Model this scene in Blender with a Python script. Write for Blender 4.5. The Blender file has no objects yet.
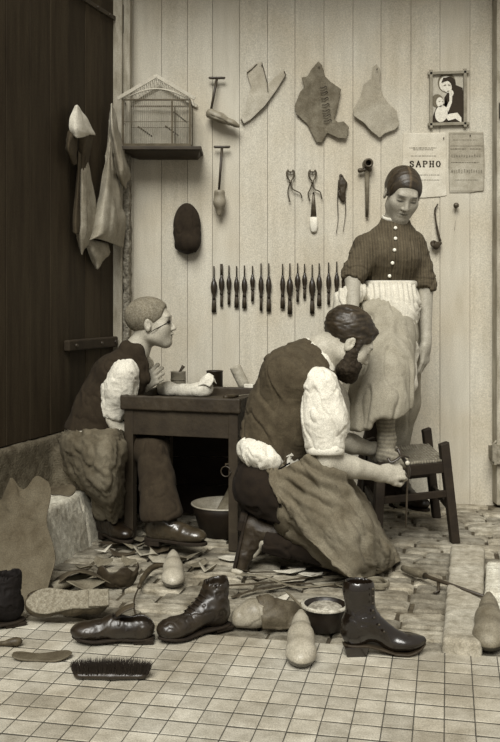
import bpy, math, random
import numpy as np
from mathutils import Vector, Matrix
PI = math.pi
random.seed(7)
C = bpy.context.scene.collection
FPX = 930.0; CAMH = 1.0
def P(px, py, d):
    """point at depth d (metres from the camera plane) seen at image position px, py"""
    return np.array([(px-250.0)*d/FPX, d, CAMH+(300.0-py)*d/FPX])
def G(px, py, z=0.0):
    d = FPX*(CAMH-z)/(py-300.0)
    return np.array([(px-250.0)*d/FPX, d, z])
def nrm(a):
    a = np.asarray(a, float); return a/max(1e-9, np.linalg.norm(a))

# ------------------------------------------------------------------ materials
def sep(v):
    g = [0, .10, .28, .48, .69, .85, 1.0]
    r = [.018, .134, .314, .505, .712, .868, 1.0]
    b = [0, .060, .215, .415, .630, .795, .94]
    c = [np.interp(v, g, r), v, np.interp(v, g, b)]
    return tuple((x/12.92 if x <= .04045 else ((x+.055)/1.055)**2.4) for x in c)
MATS = {}
def mat(name, v, rough=.8, var=.15, scale=20, bump=.2, bscale=None, spec=.3, tone=False, stretch=(1,1,1), dirt=0, metal=0, wave=None, bdist=.004, grain=.22):
    if name in MATS: return MATS[name]
    m = bpy.data.materials.new(name); m.use_nodes = True
    nt = m.node_tree; N = nt.nodes; L = nt.links
    b = N['Principled BSDF']
    b.inputs['Roughness'].default_value = rough
    b.inputs['Specular IOR Level'].default_value = spec
    b.inputs['Metallic'].default_value = metal
    tc = N.new('ShaderNodeTexCoord'); mp = N.new('ShaderNodeMapping')
    mp.inputs['Scale'].default_value = stretch
    L.new(tc.outputs['Object'], mp.inputs['Vector'])
    n1 = N.new('ShaderNodeTexNoise'); n1.inputs['Scale'].default_value = scale; n1.inputs['Detail'].default_value = 6
    n1.inputs['Roughness'].default_value = .62
    L.new(mp.outputs[0], n1.inputs['Vector'])
    cr = N.new('ShaderNodeValToRGB')
    cr.color_ramp.elements[0].position = .28; cr.color_ramp.elements[1].position = .72
    cr.color_ramp.elements[0].color = sep(max(0, v*(1-var)))+(1,)
    cr.color_ramp.elements[1].color = sep(min(1, v*(1+var)))+(1,)
    L.new(n1.outputs['Fac'], cr.inputs['Fac'])
    col = cr.outputs['Color']
    def mul(a, bsock, fac=1.0):
        x = N.new('ShaderNodeMix'); x.data_type = 'RGBA'; x.blend_type = 'MULTIPLY'; x.inputs['Factor'].default_value = fac
        L.new(a, x.inputs['A']); L.new(bsock, x.inputs['B']); return x.outputs['Result']
    if dirt:
        n2 = N.new('ShaderNodeTexNoise'); n2.inputs['Scale'].default_value = 3.1; n2.inputs['Detail'].default_value = 8
        L.new(tc.outputs['Object'], n2.inputs['Vector'])
        c2 = N.new('ShaderNodeValToRGB'); c2.color_ramp.elements[0].position = .35; c2.color_ramp.elements[1].position = .62
        k = 1-dirt; c2.color_ramp.elements[0].color = (k, k*.96, k*.9, 1); c2.color_ramp.elements[1].color = (1, 1, 1, 1)
        L.new(n2.outputs['Fac'], c2.inputs['Fac']); col = mul(col, c2.outputs['Color'])
    if wave:
        w = N.new('ShaderNodeTexWave'); w.inputs['Scale'].default_value = wave[0]; w.inputs['Distortion'].default_value = wave[3]
        w.bands_direction = wave[1]; L.new(mp.outputs[0], w.inputs['Vector'])
        c3 = N.new('ShaderNodeValToRGB'); k = 1-wave[2]
        c3.color_ramp.elements[0].color = (k, k, k, 1); c3.color_ramp.elements[1].color = (1, 1, 1, 1)
        L.new(w.outputs['Color'], c3.inputs['Fac']); col = mul(col, c3.outputs['Color'])
    ng = N.new('ShaderNodeTexNoise'); ng.inputs['Scale'].default_value = 260; ng.inputs['Detail'].default_value = 2
    L.new(tc.outputs['Object'], ng.inputs['Vector']); cg_ = N.new('ShaderNodeValToRGB')
    cg_.color_ramp.elements[0].position = .30; cg_.color_ramp.elements[1].position = .70
    cg_.color_ramp.elements[0].color = (1-grain, 1-grain, 1-grain, 1); cg_.color_ramp.elements[1].color = (1+grain, 1+grain, 1+grain, 1)
    L.new(ng.outputs['Fac'], cg_.inputs['Fac']); col = mul(col, cg_.outputs['Color'])
    if tone:
        a = N.new('ShaderNodeVertexColor'); a.layer_name = 'tone'; col = mul(col, a.outputs['Color'])
    L.new(col, b.inputs['Base Color'])
    if bump:
        n3 = N.new('ShaderNodeTexNoise'); n3.inputs['Scale'].default_value = bscale or scale*3; n3.inputs['Detail'].default_value = 5
        L.new(mp.outputs[0], n3.inputs['Vector'])
        bp = N.new('ShaderNodeBump'); bp.inputs['Strength'].default_value = bump; bp.inputs['Distance'].default_value = bdist
        L.new(n3.outputs['Fac'], bp.inputs['Height']); L.new(bp.outputs[0], b.inputs['Normal'])
    MATS[name] = m
    return m

# ------------------------------------------------------------------ objects
def tag(o, label=None, cat=None, group=None, kind=None):
    if label: o['label'] = label
    if cat: o['category'] = cat
    if group: o['group'] = group
    if kind: o['kind'] = kind
    return o
def empty(name, loc=(0,0,0), rz=0, label=None, cat=None, group=None, rot=None):
    o = bpy.data.objects.new(name, None); C.objects.link(o)
    o.location = [float(x) for x in loc]; o.rotation_euler = rot if rot else (0, 0, rz)
    o.empty_display_size = .05
    return tag(o, label, cat, group)
def mesh_obj(name, V, Fc, m, parent=None, smooth=True, world=False, tone=None, mods=None):
    V = np.asarray(V, float).reshape(-1, 3)
    if world and parent is not None:
        root = parent
        V = V - np.array(root['org'] if 'org' in root.keys() else root.location)
    me = bpy.data.meshes.new(name)
    me.from_pydata(V.tolist(), [], [tuple(int(i) for i in f) for f in Fc])
    if isinstance(m, (list, tuple)):
        for x in m: me.materials.append(x)
    elif m: me.materials.append(m)
    if smooth: me.polygons.foreach_set('use_smooth', [True]*len(me.polygons))
    if tone is not None:
        ca = me.color_attributes.new('tone', 'FLOAT_COLOR', 'POINT')
        t = np.ones((len(V), 4), np.float32); t[:, :3] = np.asarray(tone).reshape(len(V), -1)
        ca.data.foreach_set('color', t.ravel())
    me.update()
    o = bpy.data.objects.new(name, me); C.objects.link(o)
    if parent is not None: o.parent = parent
    return o
def solid(o, t, off=0):
    s = o.modifiers.new('solid', 'SOLIDIFY'); s.thickness = t; s.offset = off; return o
def bevel(o, w, seg=2):
    b = o.modifiers.new('bevel', 'BEVEL'); b.width = w; b.segments = seg; b.limit_method = 'ANGLE'; b.angle_limit = R_(35); return o
def R_(d): return math.radians(d)

class MB:
    """mesh collector of simple solids"""
    def __init__(s): s.v = []; s.f = []; s.t = []
    def add(s, V, Fc, tone=1.0):
        n = len(s.v); s.v += [tuple(map(float, p)) for p in V]; s.f += [tuple(i+n for i in f) for f in Fc]; s.t += [tone]*len(V)
    def box(s, c, h, rot=None, tone=1.0, taper=1.0):
        R = np.eye(3) if rot is None else np.array(rot)
        V = []
        for z in (-1, 1):
            k = taper if z > 0 else 1.0
            for x, y in ((-1,-1),(1,-1),(1,1),(-1,1)):
                V.append(np.array(c)+R@np.array([x*h[0]*k, y*h[1]*k, z*h[2]]))
        s.add(V, [(3,2,1,0),(4,5,6,7),(0,1,5,4),(1,2,6,5),(2,3,7,6),(3,0,4,7)], tone)
    def hexa(s, lo4, hi4, tone=1.0):
        s.add(list(lo4)+list(hi4), [(3,2,1,0),(4,5,6,7),(0,1,5,4),(1,2,6,5),(2,3,7,6),(3,0,4,7)], tone)
    def tube(s, pts, r, n=10, cap=True, tone=1.0, flat=None):
        pts = [np.array(p, float) for p in pts]
        rs = [r]*len(pts) if (np.isscalar(r) or isinstance(r, tuple)) else list(r)
        V = []; up = None
        for i, p in enumerate(pts):
            t = nrm(pts[min(i+1, len(pts)-1)]-pts[max(i-1, 0)])
            if up is None:
                up = np.array([0,0,1.]) if abs(t[2]) < .9 else np.array([0,1.,0])
                if flat is not None: up = np.array(flat, float)
            up = nrm(up-t*np.dot(up, t)); sd = np.cross(t, up)
            rr = rs[i]; ra, rb = (rr if isinstance(rr, (tuple, list)) else (rr, rr))
            for k in range(n):
                a = 2*PI*k/n; V.append(p+up*math.cos(a)*ra+sd*math.sin(a)*rb)
        Fc = []
        for i in range(len(pts)-1):
            for k in range(n):
                k2 = (k+1) % n; Fc.append((i*n+k, i*n+k2, (i+1)*n+k2, (i+1)*n+k))
        if cap: Fc.append(tuple(range(n))[::-1]); Fc.append(tuple((len(pts)-1)*n+k for k in range(n)))
        s.add(V, Fc, tone)
    def lathe(s, prof, n=24, c=(0,0,0), axis='z', tone=1.0, cap=(True, True), R=None):
        V = []; Rm = np.eye(3) if R is None else np.array(R)
        for (r, z) in prof:
            for k in range(n):
                a = 2*PI*k/n; V.append(np.array(c)+Rm@np.array([r*math.cos(a), r*math.sin(a), z]))
        Fc = []
        for i in range(len(prof)-1):
            for k in range(n):
                k2 = (k+1) % n; Fc.append((i*n+k, i*n+k2, (i+1)*n+k2, (i+1)*n+k))
        if cap[0]: Fc.append(tuple(range(n))[::-1])
        if cap[1]: Fc.append(tuple((len(prof)-1)*n+k for k in range(n)))
        s.add(V, Fc, tone)
    def prism(s, poly, z0, z1, R=None, c=(0,0,0), tone=1.0):
        Rm = np.eye(3) if R is None else np.array(R); n = len(poly)
        V = [np.array(c)+Rm@np.array([x, y, z0]) for x, y in poly]+[np.array(c)+Rm@np.array([x, y, z1]) for x, y in poly]
        s.add(V, [tuple(range(n))[::-1], tuple(range(n, 2*n))]+[(i, (i+1) % n, (i+1) % n+n, i+n) for i in range(n)], tone)
    def build(s, name, m, parent=None, smooth=False, world=False, tone=False):
        return mesh_obj(name, s.v, s.f, m, parent, smooth, world, (np.array(s.t)[:, None] if tone else None))
def smoothed(o, ang=40):
    o.data.polygons.foreach_set('use_smooth', [True]*len(o.data.polygons))
    o.data.set_sharp_from_angle(angle=R_(ang)); return o

# ------------------------------------------------------------------ noise
def _hash(i, j, k, seed):
    h = (i*374761393+j*668265263+k*2147483647+seed*974634777) & 0xFFFFFFFF
    h = ((h ^ (h >> 13))*1274126177) & 0xFFFFFFFF
    return ((h ^ (h >> 16)) & 0xFFFF)/65535.0
def vnoise(p, seed=0):
    p = np.asarray(p, float); i = np.floor(p).astype(np.int64); f = p-i; f = f*f*(3-2*f)
    o = 0
    for a in (0, 1):
        for b in (0, 1):
            for c in (0, 1):
                w = (f[:,0] if a else 1-f[:,0])*(f[:,1] if b else 1-f[:,1])*(f[:,2] if c else 1-f[:,2])
                o = o+w*_hash(i[:,0]+a, i[:,1]+b, i[:,2]+c, seed)
    return o
def fbm(p, seed=0, o=3):
    r = 0; a = .5; s = 0
    for k in range(o):
        r = r+a*vnoise(np.asarray(p)*2**k, seed+k); s += a; a *= .5
    return r/s
def ridge(p, seed=0):
    n = fbm(p, seed, 2); a = np.abs(2*n-1); return .75-a*1.7-.75*np.exp(-(np.abs(n-.56)*22))
def wrinkle(V, dirs, amp, size, seed=0, long=3.5):
    """fold ridges that run along direction dirs (3-vector); amp metres, size spacing"""
    d = nrm(dirs); a = V@d
    q = (V-np.outer(a, d)*(1-1/long))/size
    return amp*ridge(q, seed)

# ------------------------------------------------------------------ SDF modelling
class SDF:
    def __init__(s, lo, hi, h):
        s.lo = np.array(lo, float); s.h = h
        s.n = (np.ceil((np.array(hi)-s.lo)/h).astype(int)+1)
        s.f = np.full(s.n, 1.0, np.float32)
        s.ax = [(s.lo[a]+np.arange(s.n[a])*h).astype(np.float32) for a in range(3)]
    def _sub(s, lo, hi):
        i0 = np.clip(np.floor((np.array(lo)-s.lo)/s.h).astype(int), 0, s.n); i1 = np.clip(np.ceil((np.array(hi)-s.lo)/s.h).astype(int)+1, 0, s.n)
        if (i1 <= i0).any(): return None, None
        sl = tuple(slice(a, b) for a, b in zip(i0, i1))
        return sl, (s.ax[0][sl[0]][:,None,None], s.ax[1][sl[1]][None,:,None], s.ax[2][sl[2]][None,None,:])
    def op(s, fn, lo, hi, k=.01, mode='add'):
        m = k+3*s.h
        sl, X = s._sub(np.array(lo)-m, np.array(hi)+m)
        if sl is None: return
        d = fn(*X).astype(np.float32); f = s.f[sl]
        if mode == 'add':
            h = np.maximum(k-np.abs(f-d), 0)/max(k, 1e-6); s.f[sl] = np.minimum(f, d)-h*h*k*.25
        elif mode == 'sub':
            d = -d; h = np.maximum(k-np.abs(f-d), 0)/max(k, 1e-6); s.f[sl] = np.maximum(f, d)+h*h*k*.25
        elif mode == 'and':
            h = np.maximum(k-np.abs(f-d), 0)/max(k, 1e-6); s.f[sl] = np.maximum(f, d)+h*h*k*.25
    def cap(s, a, b, ra, rb=None, k=.01, flat=None, mode='add'):
        rb = ra if rb is None else rb
        a = np.array(a, float); b = np.array(b, float); ba = b-a; L2 = max(1e-9, ba@ba); R = max(ra, rb)
        if flat is not None: fn_ = nrm(flat[0]); fs = flat[1]; R = R*max(1, fs)
        def fn(X, Y, Z):
            x, y, z = X-a[0], Y-a[1], Z-a[2]
            t = np.clip((x*ba[0]+y*ba[1]+z*ba[2])/L2, 0, 1)
            x, y, z = x-t*ba[0], y-t*ba[1], z-t*ba[2]
            if flat is not None:
                q = (x*fn_[0]+y*fn_[1]+z*fn_[2])*(1/fs-1); x, y, z = x+q*fn_[0], y+q*fn_[1], z+q*fn_[2]
            return np.sqrt(x*x+y*y+z*z)-(ra+(rb-ra)*t)
        s.op(fn, np.minimum(a, b)-R, np.maximum(a, b)+R, k, mode); return s
    def chain(s, pts, rs, k=.01, flat=None, mode='add'):
        for i in range(len(pts)-1): s.cap(pts[i], pts[i+1], rs[i], rs[i+1], k, flat, mode)
        return s
    def ell(s, c, r, R=None, k=.01, mode='add'):
        c = np.array(c, float); r = np.array(r, float); R = np.eye(3) if R is None else np.array(R)  # columns = local axes
        ext = np.abs(R)@r if True else r
        def fn(X, Y, Z):
            x, y, z = X-c[0], Y-c[1], Z-c[2]
            l = [(x*R[0,i]+y*R[1,i]+z*R[2,i]) for i in range(3)]
            k0 = np.sqrt(sum((l[i]/r[i])**2 for i in range(3))); k1 = np.sqrt(sum((l[i]/r[i]**2)**2 for i in range(3)))
            return k0*(k0-1)/np.maximum(k1, 1e-6)
        s.op(fn, c-ext, c+ext, k, mode); return s
    def box(s, c, hb, R=None, rd=.004, k=.005, mode='add'):
        c = np.array(c, float); hb = np.array(hb, float); R = np.eye(3) if R is None else np.array(R)
        ext = np.abs(R)@hb+.001
        def fn(X, Y, Z):
            x, y, z = X-c[0], Y-c[1], Z-c[2]
            q = [np.abs(x*R[0,i]+y*R[1,i]+z*R[2,i])-(hb[i]-rd) for i in range(3)]
            o = np.sqrt(sum(np.maximum(a, 0)**2 for a in q)); return o+np.minimum(np.maximum(np.maximum(q[0], q[1]), q[2]), 0)-rd
        s.op(fn, c-ext, c+ext, k, mode); return s
    def plane(s, p, n, k=.004, lo=None, hi=None):
        """remove everything on the +n side of the plane through p"""
        p = np.array(p, float); n = nrm(n)
        lo = s.lo if lo is None else lo; hi = s.lo+s.n*s.h if hi is None else hi
        sl, X = s._sub(lo, hi)
        if sl is None: return s
        d = ((X[0]-p[0])*n[0]+(X[1]-p[1])*n[1]+(X[2]-p[2])*n[2]).astype(np.float32); f = s.f[sl]
        h = np.maximum(k-np.abs(f-d), 0)/k; s.f[sl] = np.maximum(f, d)+h*h*k*.25
        return s
    def sample(s, V):
        q = (V-s.lo)/s.h; i = np.floor(q).astype(int); ok = ((i >= 1) & (i < s.n-2)).all(1); i = np.clip(i, 0, s.n-2); u = q-i; r = 0
        for a in (0,1):
            for b in (0,1):
                for c in (0,1):
                    w = (u[:,0] if a else 1-u[:,0])*(u[:,1] if b else 1-u[:,1])*(u[:,2] if c else 1-u[:,2])
                    r = r+w*s.f[i[:,0]+a, i[:,1]+b, i[:,2]+c]
        return np.where(ok, r, 1.0)
    def push(s, V, margin, it=8):
        """move points that lie inside (or closer than margin) out to the surface"""
        e = s.h*1.2
        for _ in range(it):
            f = s.sample(V); m = f < margin
            if not m.any(): break
            W = V[m]; g = np.stack([s.sample(W+np.eye(3)[a]*e)-s.sample(W-np.eye(3)[a]*e) for a in range(3)], 1)
            n = np.linalg.norm(g, axis=1)[:,None]; g = g/np.maximum(n, 1e-6)
            V = V.copy(); V[m] = W+g*np.clip(margin-f[m], 0, .02)[:,None]
        return V
    def mesh(s, it=1, largest=False):
        f = s.f.copy()
        f[0,:,:] = f[-1,:,:] = 1; f[:,0,:] = f[:,-1,:] = 1; f[:,:,0] = f[:,:,-1] = 1
        ins = f < 0
        c = np.zeros(np.array(f.shape)-1, np.uint8)
        for a in (0,1):
            for b in (0,1):
                for d in (0,1):
                    c += ins[a:ins.shape[0]-1+a, b:ins.shape[1]-1+b, d:ins.shape[2]-1+d]
        act = (c > 0) & (c < 8)
        I = np.argwhere(act)
        idx = np.full(act.shape, -1, np.int64); idx[act] = np.arange(len(I))
        acc = np.zeros((len(I), 3)); cnt = np.zeros(len(I))
        for ax in range(3):
            o = [a for a in range(3) if a != ax]
            for u in (0,1):
                for w in (0,1):
                    off = np.zeros(3, int); off[o[0]] = u; off[o[1]] = w
                    A = I+off; B = A.copy(); B[:,ax] += 1
                    fa = f[A[:,0],A[:,1],A[:,2]]; fb = f[B[:,0],B[:,1],B[:,2]]
                    m = (fa < 0) != (fb < 0)
                    t = fa[m]/(fa[m]-fb[m])
                    q = A[m].astype(float); q[:,ax] += t
                    acc[m] += q; cnt[m] += 1
        V = s.lo+(acc/np.maximum(cnt,1)[:,None])*s.h
        Q = []
        for ax in range(3):
            u, w = [(1,2),(2,0),(0,1)][ax]
            sl0 = [slice(None)]*3; sl1 = [slice(None)]*3; sl0[ax] = slice(0,-1); sl1[ax] = slice(1,None)
            A = ins[tuple(sl0)]; B = ins[tuple(sl1)]
            E = np.argwhere(A != B)
            E = E[(E[:,u] > 0) & (E[:,w] > 0) & (E[:,u] < f.shape[u]-1) & (E[:,w] < f.shape[w]-1)]
            fl = A[E[:,0],E[:,1],E[:,2]]
            def ix(du, dw):
                T = E.copy(); T[:,u] -= du; T[:,w] -= dw; return idx[T[:,0],T[:,1],T[:,2]]
            q = np.stack([ix(1,1), ix(0,1), ix(0,0), ix(1,0)], 1)
            q[~fl] = q[~fl][:, ::-1]
            Q.append(q)
        Q = np.concatenate(Q); Q = Q[(Q >= 0).all(1)]
        for _ in range(it): V = lap(V, Q, .5)
        return V, Q
def lap(V, Q, w=.5):
    S = np.zeros_like(V); n = np.zeros(len(V))
    for a in range(4):
        i, j = Q[:,a], Q[:,(a+1)%4]
        for c in range(3): S[:,c] += np.bincount(i, V[j,c], len(V))+np.bincount(j, V[i,c], len(V))
        n += np.bincount(i, minlength=len(V))+np.bincount(j, minlength=len(V))
    return V*(1-w)+w*S/np.maximum(n,1)[:,None]
def vnormals(V, Q):
    Q = np.asarray(Q)
    n = np.cross(V[Q[:,2]]-V[Q[:,0]], V[Q[:,3]]-V[Q[:,1]])
    N = np.zeros_like(V)
    for a in range(4):
        for c in range(3): N[:,c] += np.bincount(Q[:,a], n[:,c], len(V))
    return N/np.maximum(np.linalg.norm(N, axis=1), 1e-12)[:,None]
def sdf_obj(name, S, m, parent=None, world=True, it=1, disp=None, tone=None, post=0):
    V, Q = S.mesh(it)
    if disp is not None:
        N = vnormals(V, Q); V = V+N*disp(V)[:,None]
        for _ in range(post): V = lap(V, Q, .5)
    t = None if tone is None else tone(V)
    return mesh_obj(name, V, Q, m, parent, True, world, t)

# ------------------------------------------------------------------ cloth grids
def crom(ctrl, n):
    """interpolate a list of points (K,...) to n samples, Catmull-Rom"""
    A = np.asarray(ctrl, float); K = len(A); out = []
    for i in range(n):
        t = i/(n-1)*(K-1); j = min(int(t), K-2); u = t-j
        p0 = A[max(j-1,0)] if j > 0 else 2*A[0]-A[1]; p1 = A[j]; p2 = A[j+1]; p3 = A[j+2] if j+2 < K else 2*A[-1]-A[-2]
        out.append(.5*((2*p1)+(-p0+p2)*u+(2*p0-5*p1+4*p2-p3)*u*u+(-p0+3*p1-3*p2+p3)*u**3))
    return np.array(out)
def grid_surface(ctrl, nu, nv):
    A = crom(ctrl, nu); A = np.swapaxes(crom(np.swapaxes(A, 0, 1), nv), 0, 1)
    return A   # nu, nv, 3
def grid_faces(nu, nv, wrap=False):
    F_ = []
    for i in range(nu-1):
        for j in range(nv if wrap else nv-1):
            j2 = (j+1) % nv; F_.append((i*nv+j, i*nv+j2, (i+1)*nv+j2, (i+1)*nv+j))
    return F_
def cloth(name, ctrl, m, parent=None, nu=50, nv=50, disp=None, thick=.003, world=True, wrap=False, tone=None, over=None, margin=.008):
    A = grid_surface(ctrl, nu, nv); V = A.reshape(-1, 3); Q = np.array(grid_faces(nu, nv, wrap))
    if over is not None:
        for _ in range(3):
            for B in over: V = B.push(V, margin)
            V = lap(V, Q, .4)
    if disp is not None:
        uv = np.stack(np.meshgrid(np.linspace(0,1,nu), np.linspace(0,1,nv), indexing='ij'), -1).reshape(-1,2)
        V = V+vnormals(V, Q)*disp(V, uv)[:,None]
    if over is not None:
        for B in over: V = B.push(V, margin*.6, 10)
    o = mesh_obj(name, V, Q, m, parent, True, world, None if tone is None else tone(V))
    solid(o, thick); return o
def basis(x=None, y=None, z=None):
    """3x3 with given main axis and approximate second axis"""
    if x is not None and z is not None:
        X = nrm(x); Z = nrm(np.asarray(z)-X*np.dot(z, X)); return np.stack([X, np.cross(Z, X), Z], 1)
    if y is not None and z is not None:
        Y = nrm(y); Z = nrm(np.asarray(z)-Y*np.dot(z, Y)); return np.stack([np.cross(Y, Z), Y, Z], 1)
# ================================================================== SETTING
WY = 4.62
M_wall = mat('painted_planks', .72, .85, .045, 9, .35, 60, stretch=(3,3,.35), tone=True, dirt=.07, bdist=.002)
M_jamb = mat('worn_jamb', .62, .9, .18, 14, .5, 50, stretch=(2,2,.5), dirt=.3)
M_crumb = mat('crumbling_plaster', .45, .95, .5, 40, 1.0, 60, bdist=.02)
M_door = mat('dark_door', .185, .75, .22, 8, .3, 40, stretch=(3,3,.3), tone=True, spec=.2)
M_mason = mat('rough_masonry', .32, .95, .28, 25, .7, 120, bdist=.01)
M_stone = mat('pale_stone', .78, .95, .2, 45, .6, 160, bdist=.008, dirt=.2)
M_tile = mat('pavement_tile', .68, .8, .13, 16, .4, 80, tone=True, dirt=.25, bdist=.003)
M_brick = mat('old_brick', .50, .95, .32, 18, .9, 55, tone=True, bdist=.008, dirt=.3)
M_ground = mat('mortar_soil', .25, 1, .3, 20, .8, 60)
M_iron = mat('old_iron', .17, .5, .3, 40, .3, spec=.5)

# wall of vertical planks
def wall_planks():
    mb = MB(); xs = [-.66] + [(p-250)*WY/FPX for p in (133,161.5,187.5,212.5,239.5,267.5,295,324,353,381,411,440,470,497,526,556)]
    rnd = random.Random(3)
    for a, b in zip(xs[:-1], xs[1:]):
        g = .0007; y0 = WY+rnd.uniform(-.0015,.0015); z0, z1 = -.02, 3.0; be = .0012
        t = rnd.uniform(.965, 1.02)
        V = [(a+g,y0+be,z0),(a+g+be,y0,z0),(b-g-be,y0,z0),(b-g,y0+be,z0),(b-g,y0+.02,z0),(a+g,y0+.02,z0)]
        V += [(x,y,z1) for x,y,_ in V]
        mb.add(V, [(i,(i+1)%6,(i+1)%6+6,i+6) for i in range(6)]+[(5,4,3,2,1,0),(6,7,8,9,10,11)], t)
    mb.box((.4, WY+.04, 1.49), (1.1, .022, 1.51), tone=.45)
    return tag(mb.build('wall_back', M_wall, tone=True), 'cream painted wall of vertical planks', None, None, 'structure')
wall_planks()
# top rail at the head of the planks (left end)
# door leaf swung toward the camera on the left, hinge near the jamb
HX, HD = -.655, 4.52
DD = nrm([-.316, -.949, 0]); DN = np.array([.949, -.316, 0])
def door_pt(t, z, n=0): return np.array([HX, HD, 0])+DD*t+DN*n+np.array([0,0,z])
def door_box(mb, t0, t1, z0, z1, n0, n1, tone=1.0):
    mb.hexa([door_pt(t0,z0,n0), door_pt(t1,z0,n0), door_pt(t1,z0,n1), door_pt(t0,z0,n1)],
            [door_pt(t0,z1,n0), door_pt(t1,z1,n0), door_pt(t1,z1,n1), door_pt(t0,z1,n1)], tone)
mb = MB(); t = 0.0; rnd = random.Random(5)
while t < 1.5:
    w = rnd.choice([.16,.17,.15]); tn = rnd.uniform(.8, 1.15)
    door_box(mb, t+.0015, t+w-.0015, .43, 3.0, -.04, rnd.uniform(-.001,.001), tn); t += w
door_box(mb, 0, t, .43, 3.0, -.045, -.012, .4)
door = tag(mb.build('door_1', M_door, tone=True), 'dark plank door leaf swung open on the left', None, None, 'structure')
bevel(door, .002, 1)
mb = MB(); door_box(mb, -.01, .52, 2.352, 2.372, 0, .012); mb.lathe([(.013,0),(.013,.14)], 12, door_pt(-.03, 2.30, .02))
mb.box(door_pt(-.05, 2.37, .02), (.03,.01,.06)); 
for q in (.08,.2,.32,.44): mb.lathe([(.007,0),(.006,.006),(0.001,.008)], 8, door_pt(q,2.362,.011), R=basis(x=(0,0,1), z=DN))
h = mb.build('strap_hinge', M_iron, door); smoothed(h)
M_batten = mat('door_batten', .15, .8, .25, 12, .3)
mb = MB(); door_box(mb, .03, .50, .775, .825, 0, .032); bt = mb.build('batten', M_batten, door); bevel(bt, .008, 3)
mb = MB()
for q in (.06,.2,.44): mb.lathe([(.009,0),(.008,.006),(.001,.009)], 10, door_pt(q,.80,.031), R=basis(x=(0,0,1), z=DN))
smoothed(mb.build('batten_nail', M_iron, door))
# jamb
mb = MB(); a = (111-250)*4.5/FPX; b = (122-250)*4.5/FPX
mb.box(((a+b)/2, 4.56, 1.6), ((b-a)/2, .06, 1.6))
o = tag(mb.build('trim_1', M_jamb), 'worn pale wooden door jamb', None, None, 'structure'); bevel(o, .006, 2)
S = SDF((b-.01, 4.50, -.02), (b+.05, 4.68, 2.9), .008)
S.box((b+.014, 4.59, .70), (.018, .065, 1.05), rd=.006)
o = sdf_obj('trim_2', S, M_crumb, world=False, disp=lambda V: .016*(fbm(V*38, 4)-.6)+.008*(fbm(V*110, 9)-.5))
tag(o, 'crumbling plaster edge beside the jamb', None, None, 'structure')
mb = MB(); mb.box((b+.014, 4.585, 2.38), (.020,.05,.62)); o = tag(mb.build('trim_7', M_jamb), 'sound upper part of the pale jamb', None, None, 'structure'); bevel(o, .004, 2)
mb = MB(); mb.box((.3, 4.30, 2.98), (1.15,.34,.03)); tag(mb.build('shade_eave', M_door), 'added unseen eave that shades the wall top', None, None, 'structure')  # eave added out of view to darken the top of the wall
# right hand post
mb = MB(); xr = (495.5-250)*4.55/FPX
mb.box((xr+.06, 4.57, 1.5), (.06, .045, 1.5)); o = tag(mb.build('trim_3', M_jamb), 'post at the right end of the wall', None, None, 'structure'); bevel(o, .006, 2)
mb = MB(); c = P(494, 453, 4.56); mb.box((c[0]+.02, 4.515, c[2]), (.045, .012, .045)); mb.box((c[0]-.012, 4.50, c[2]+.005), (.006,.012,.05)); mb.box((c[0]+.0, 4.58, c[2]), (.012, .06, .03)); mb.tube([(c[0]-.02,4.495,c[2]-.03),(c[0]-.02,4.495,c[2]+.055),(c[0]-.005,4.495,c[2]+.07)], .005)
lt = tag(smoothed(mb.build('door_latch', mat('dull_latch', .45,.7,.3,30,.3))), 'worn metal latch on the post at the right edge of the wall', 'latch')
mb = MB(); c = P(499, 112, 4.56); mb.box((c[0]+.01, 4.515, c[2]), (.02,.014,.035)); mb.box((c[0]+.012, 4.505, c[2]+.0), (.008,.02,.05))
tag(mb.build('wall_bracket', M_iron), 'small dark iron bracket high on the post at the right edge', 'bracket')

# low masonry ledge the door stands over, with a return the boy sits on
S = SDF((-1.75, 1.55, -.05), (-.52, 4.66, .47), .015)
cA = door_pt(1.55, .2, -.13); S.box(cA, (1.62, .155, .225), R=np.stack([DD, -DN, [0,0,1]], 1), rd=.012)
S.box((-.80, 4.27, .19), (.20, .36, .185), rd=.02, k=.03)
o = sdf_obj('wall_left', S, M_mason, world=False, disp=lambda V: .012*(fbm(V*9, 2)-.5)+.006*(fbm(V*40, 3)-.5))
tag(o, 'low rough masonry ledge under the dark door', None, None, 'structure')
# added unseen wall continuing the door line out of frame to shade the left
mb = MB(); door_box(mb, 1.56, 3.2, .43, 3.0, -.2, .0, .9)
tag(mb.build('shade_wall_left', M_door, tone=True), None, None, None, 'structure')
# stone step
S = SDF((-1.25, 2.9, -.03), (-.5, 4.2, .27), .009)
import itertools
sd = nrm([-.116,-.44,0]); sn = np.array([sd[1], -sd[0], 0])*-1   # towards +x
sn = nrm([.44,-.116,0])
S.box(np.array([-.605,3.99,.0])+sd*.275-sn*.23+np.array([0,0,.085]), (.285,.23,.12), R=np.stack([sd, np.cross([0,0,1],sd), [0,0,1]],1), rd=.018)
S.plane(np.array([-.605,3.99,0]), nrm(np.array([-sd[0]*1.0,-sd[1]*1.0,.55])), k=.02)
S.plane(np.array([-.605,3.99,0])+sn*.01, nrm([sn[0],sn[1],.30]), k=.02)
S.box(np.array([-.605,3.99,.1])+sd*.19+sn*.0, (.003,.05,.3), R=np.stack([sd, np.cross([0,0,1],sd), [0,0,1]],1), rd=.001, mode='sub', k=.004)
o = sdf_obj('trim_4', S, M_stone, world=False, disp=lambda V: .010*(fbm(V*10, 5)-.5)+.006*(fbm(V*60, 6)-.5))
tag(o, 'pale rough stone step below the ledge', None, None, 'structure')

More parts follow.
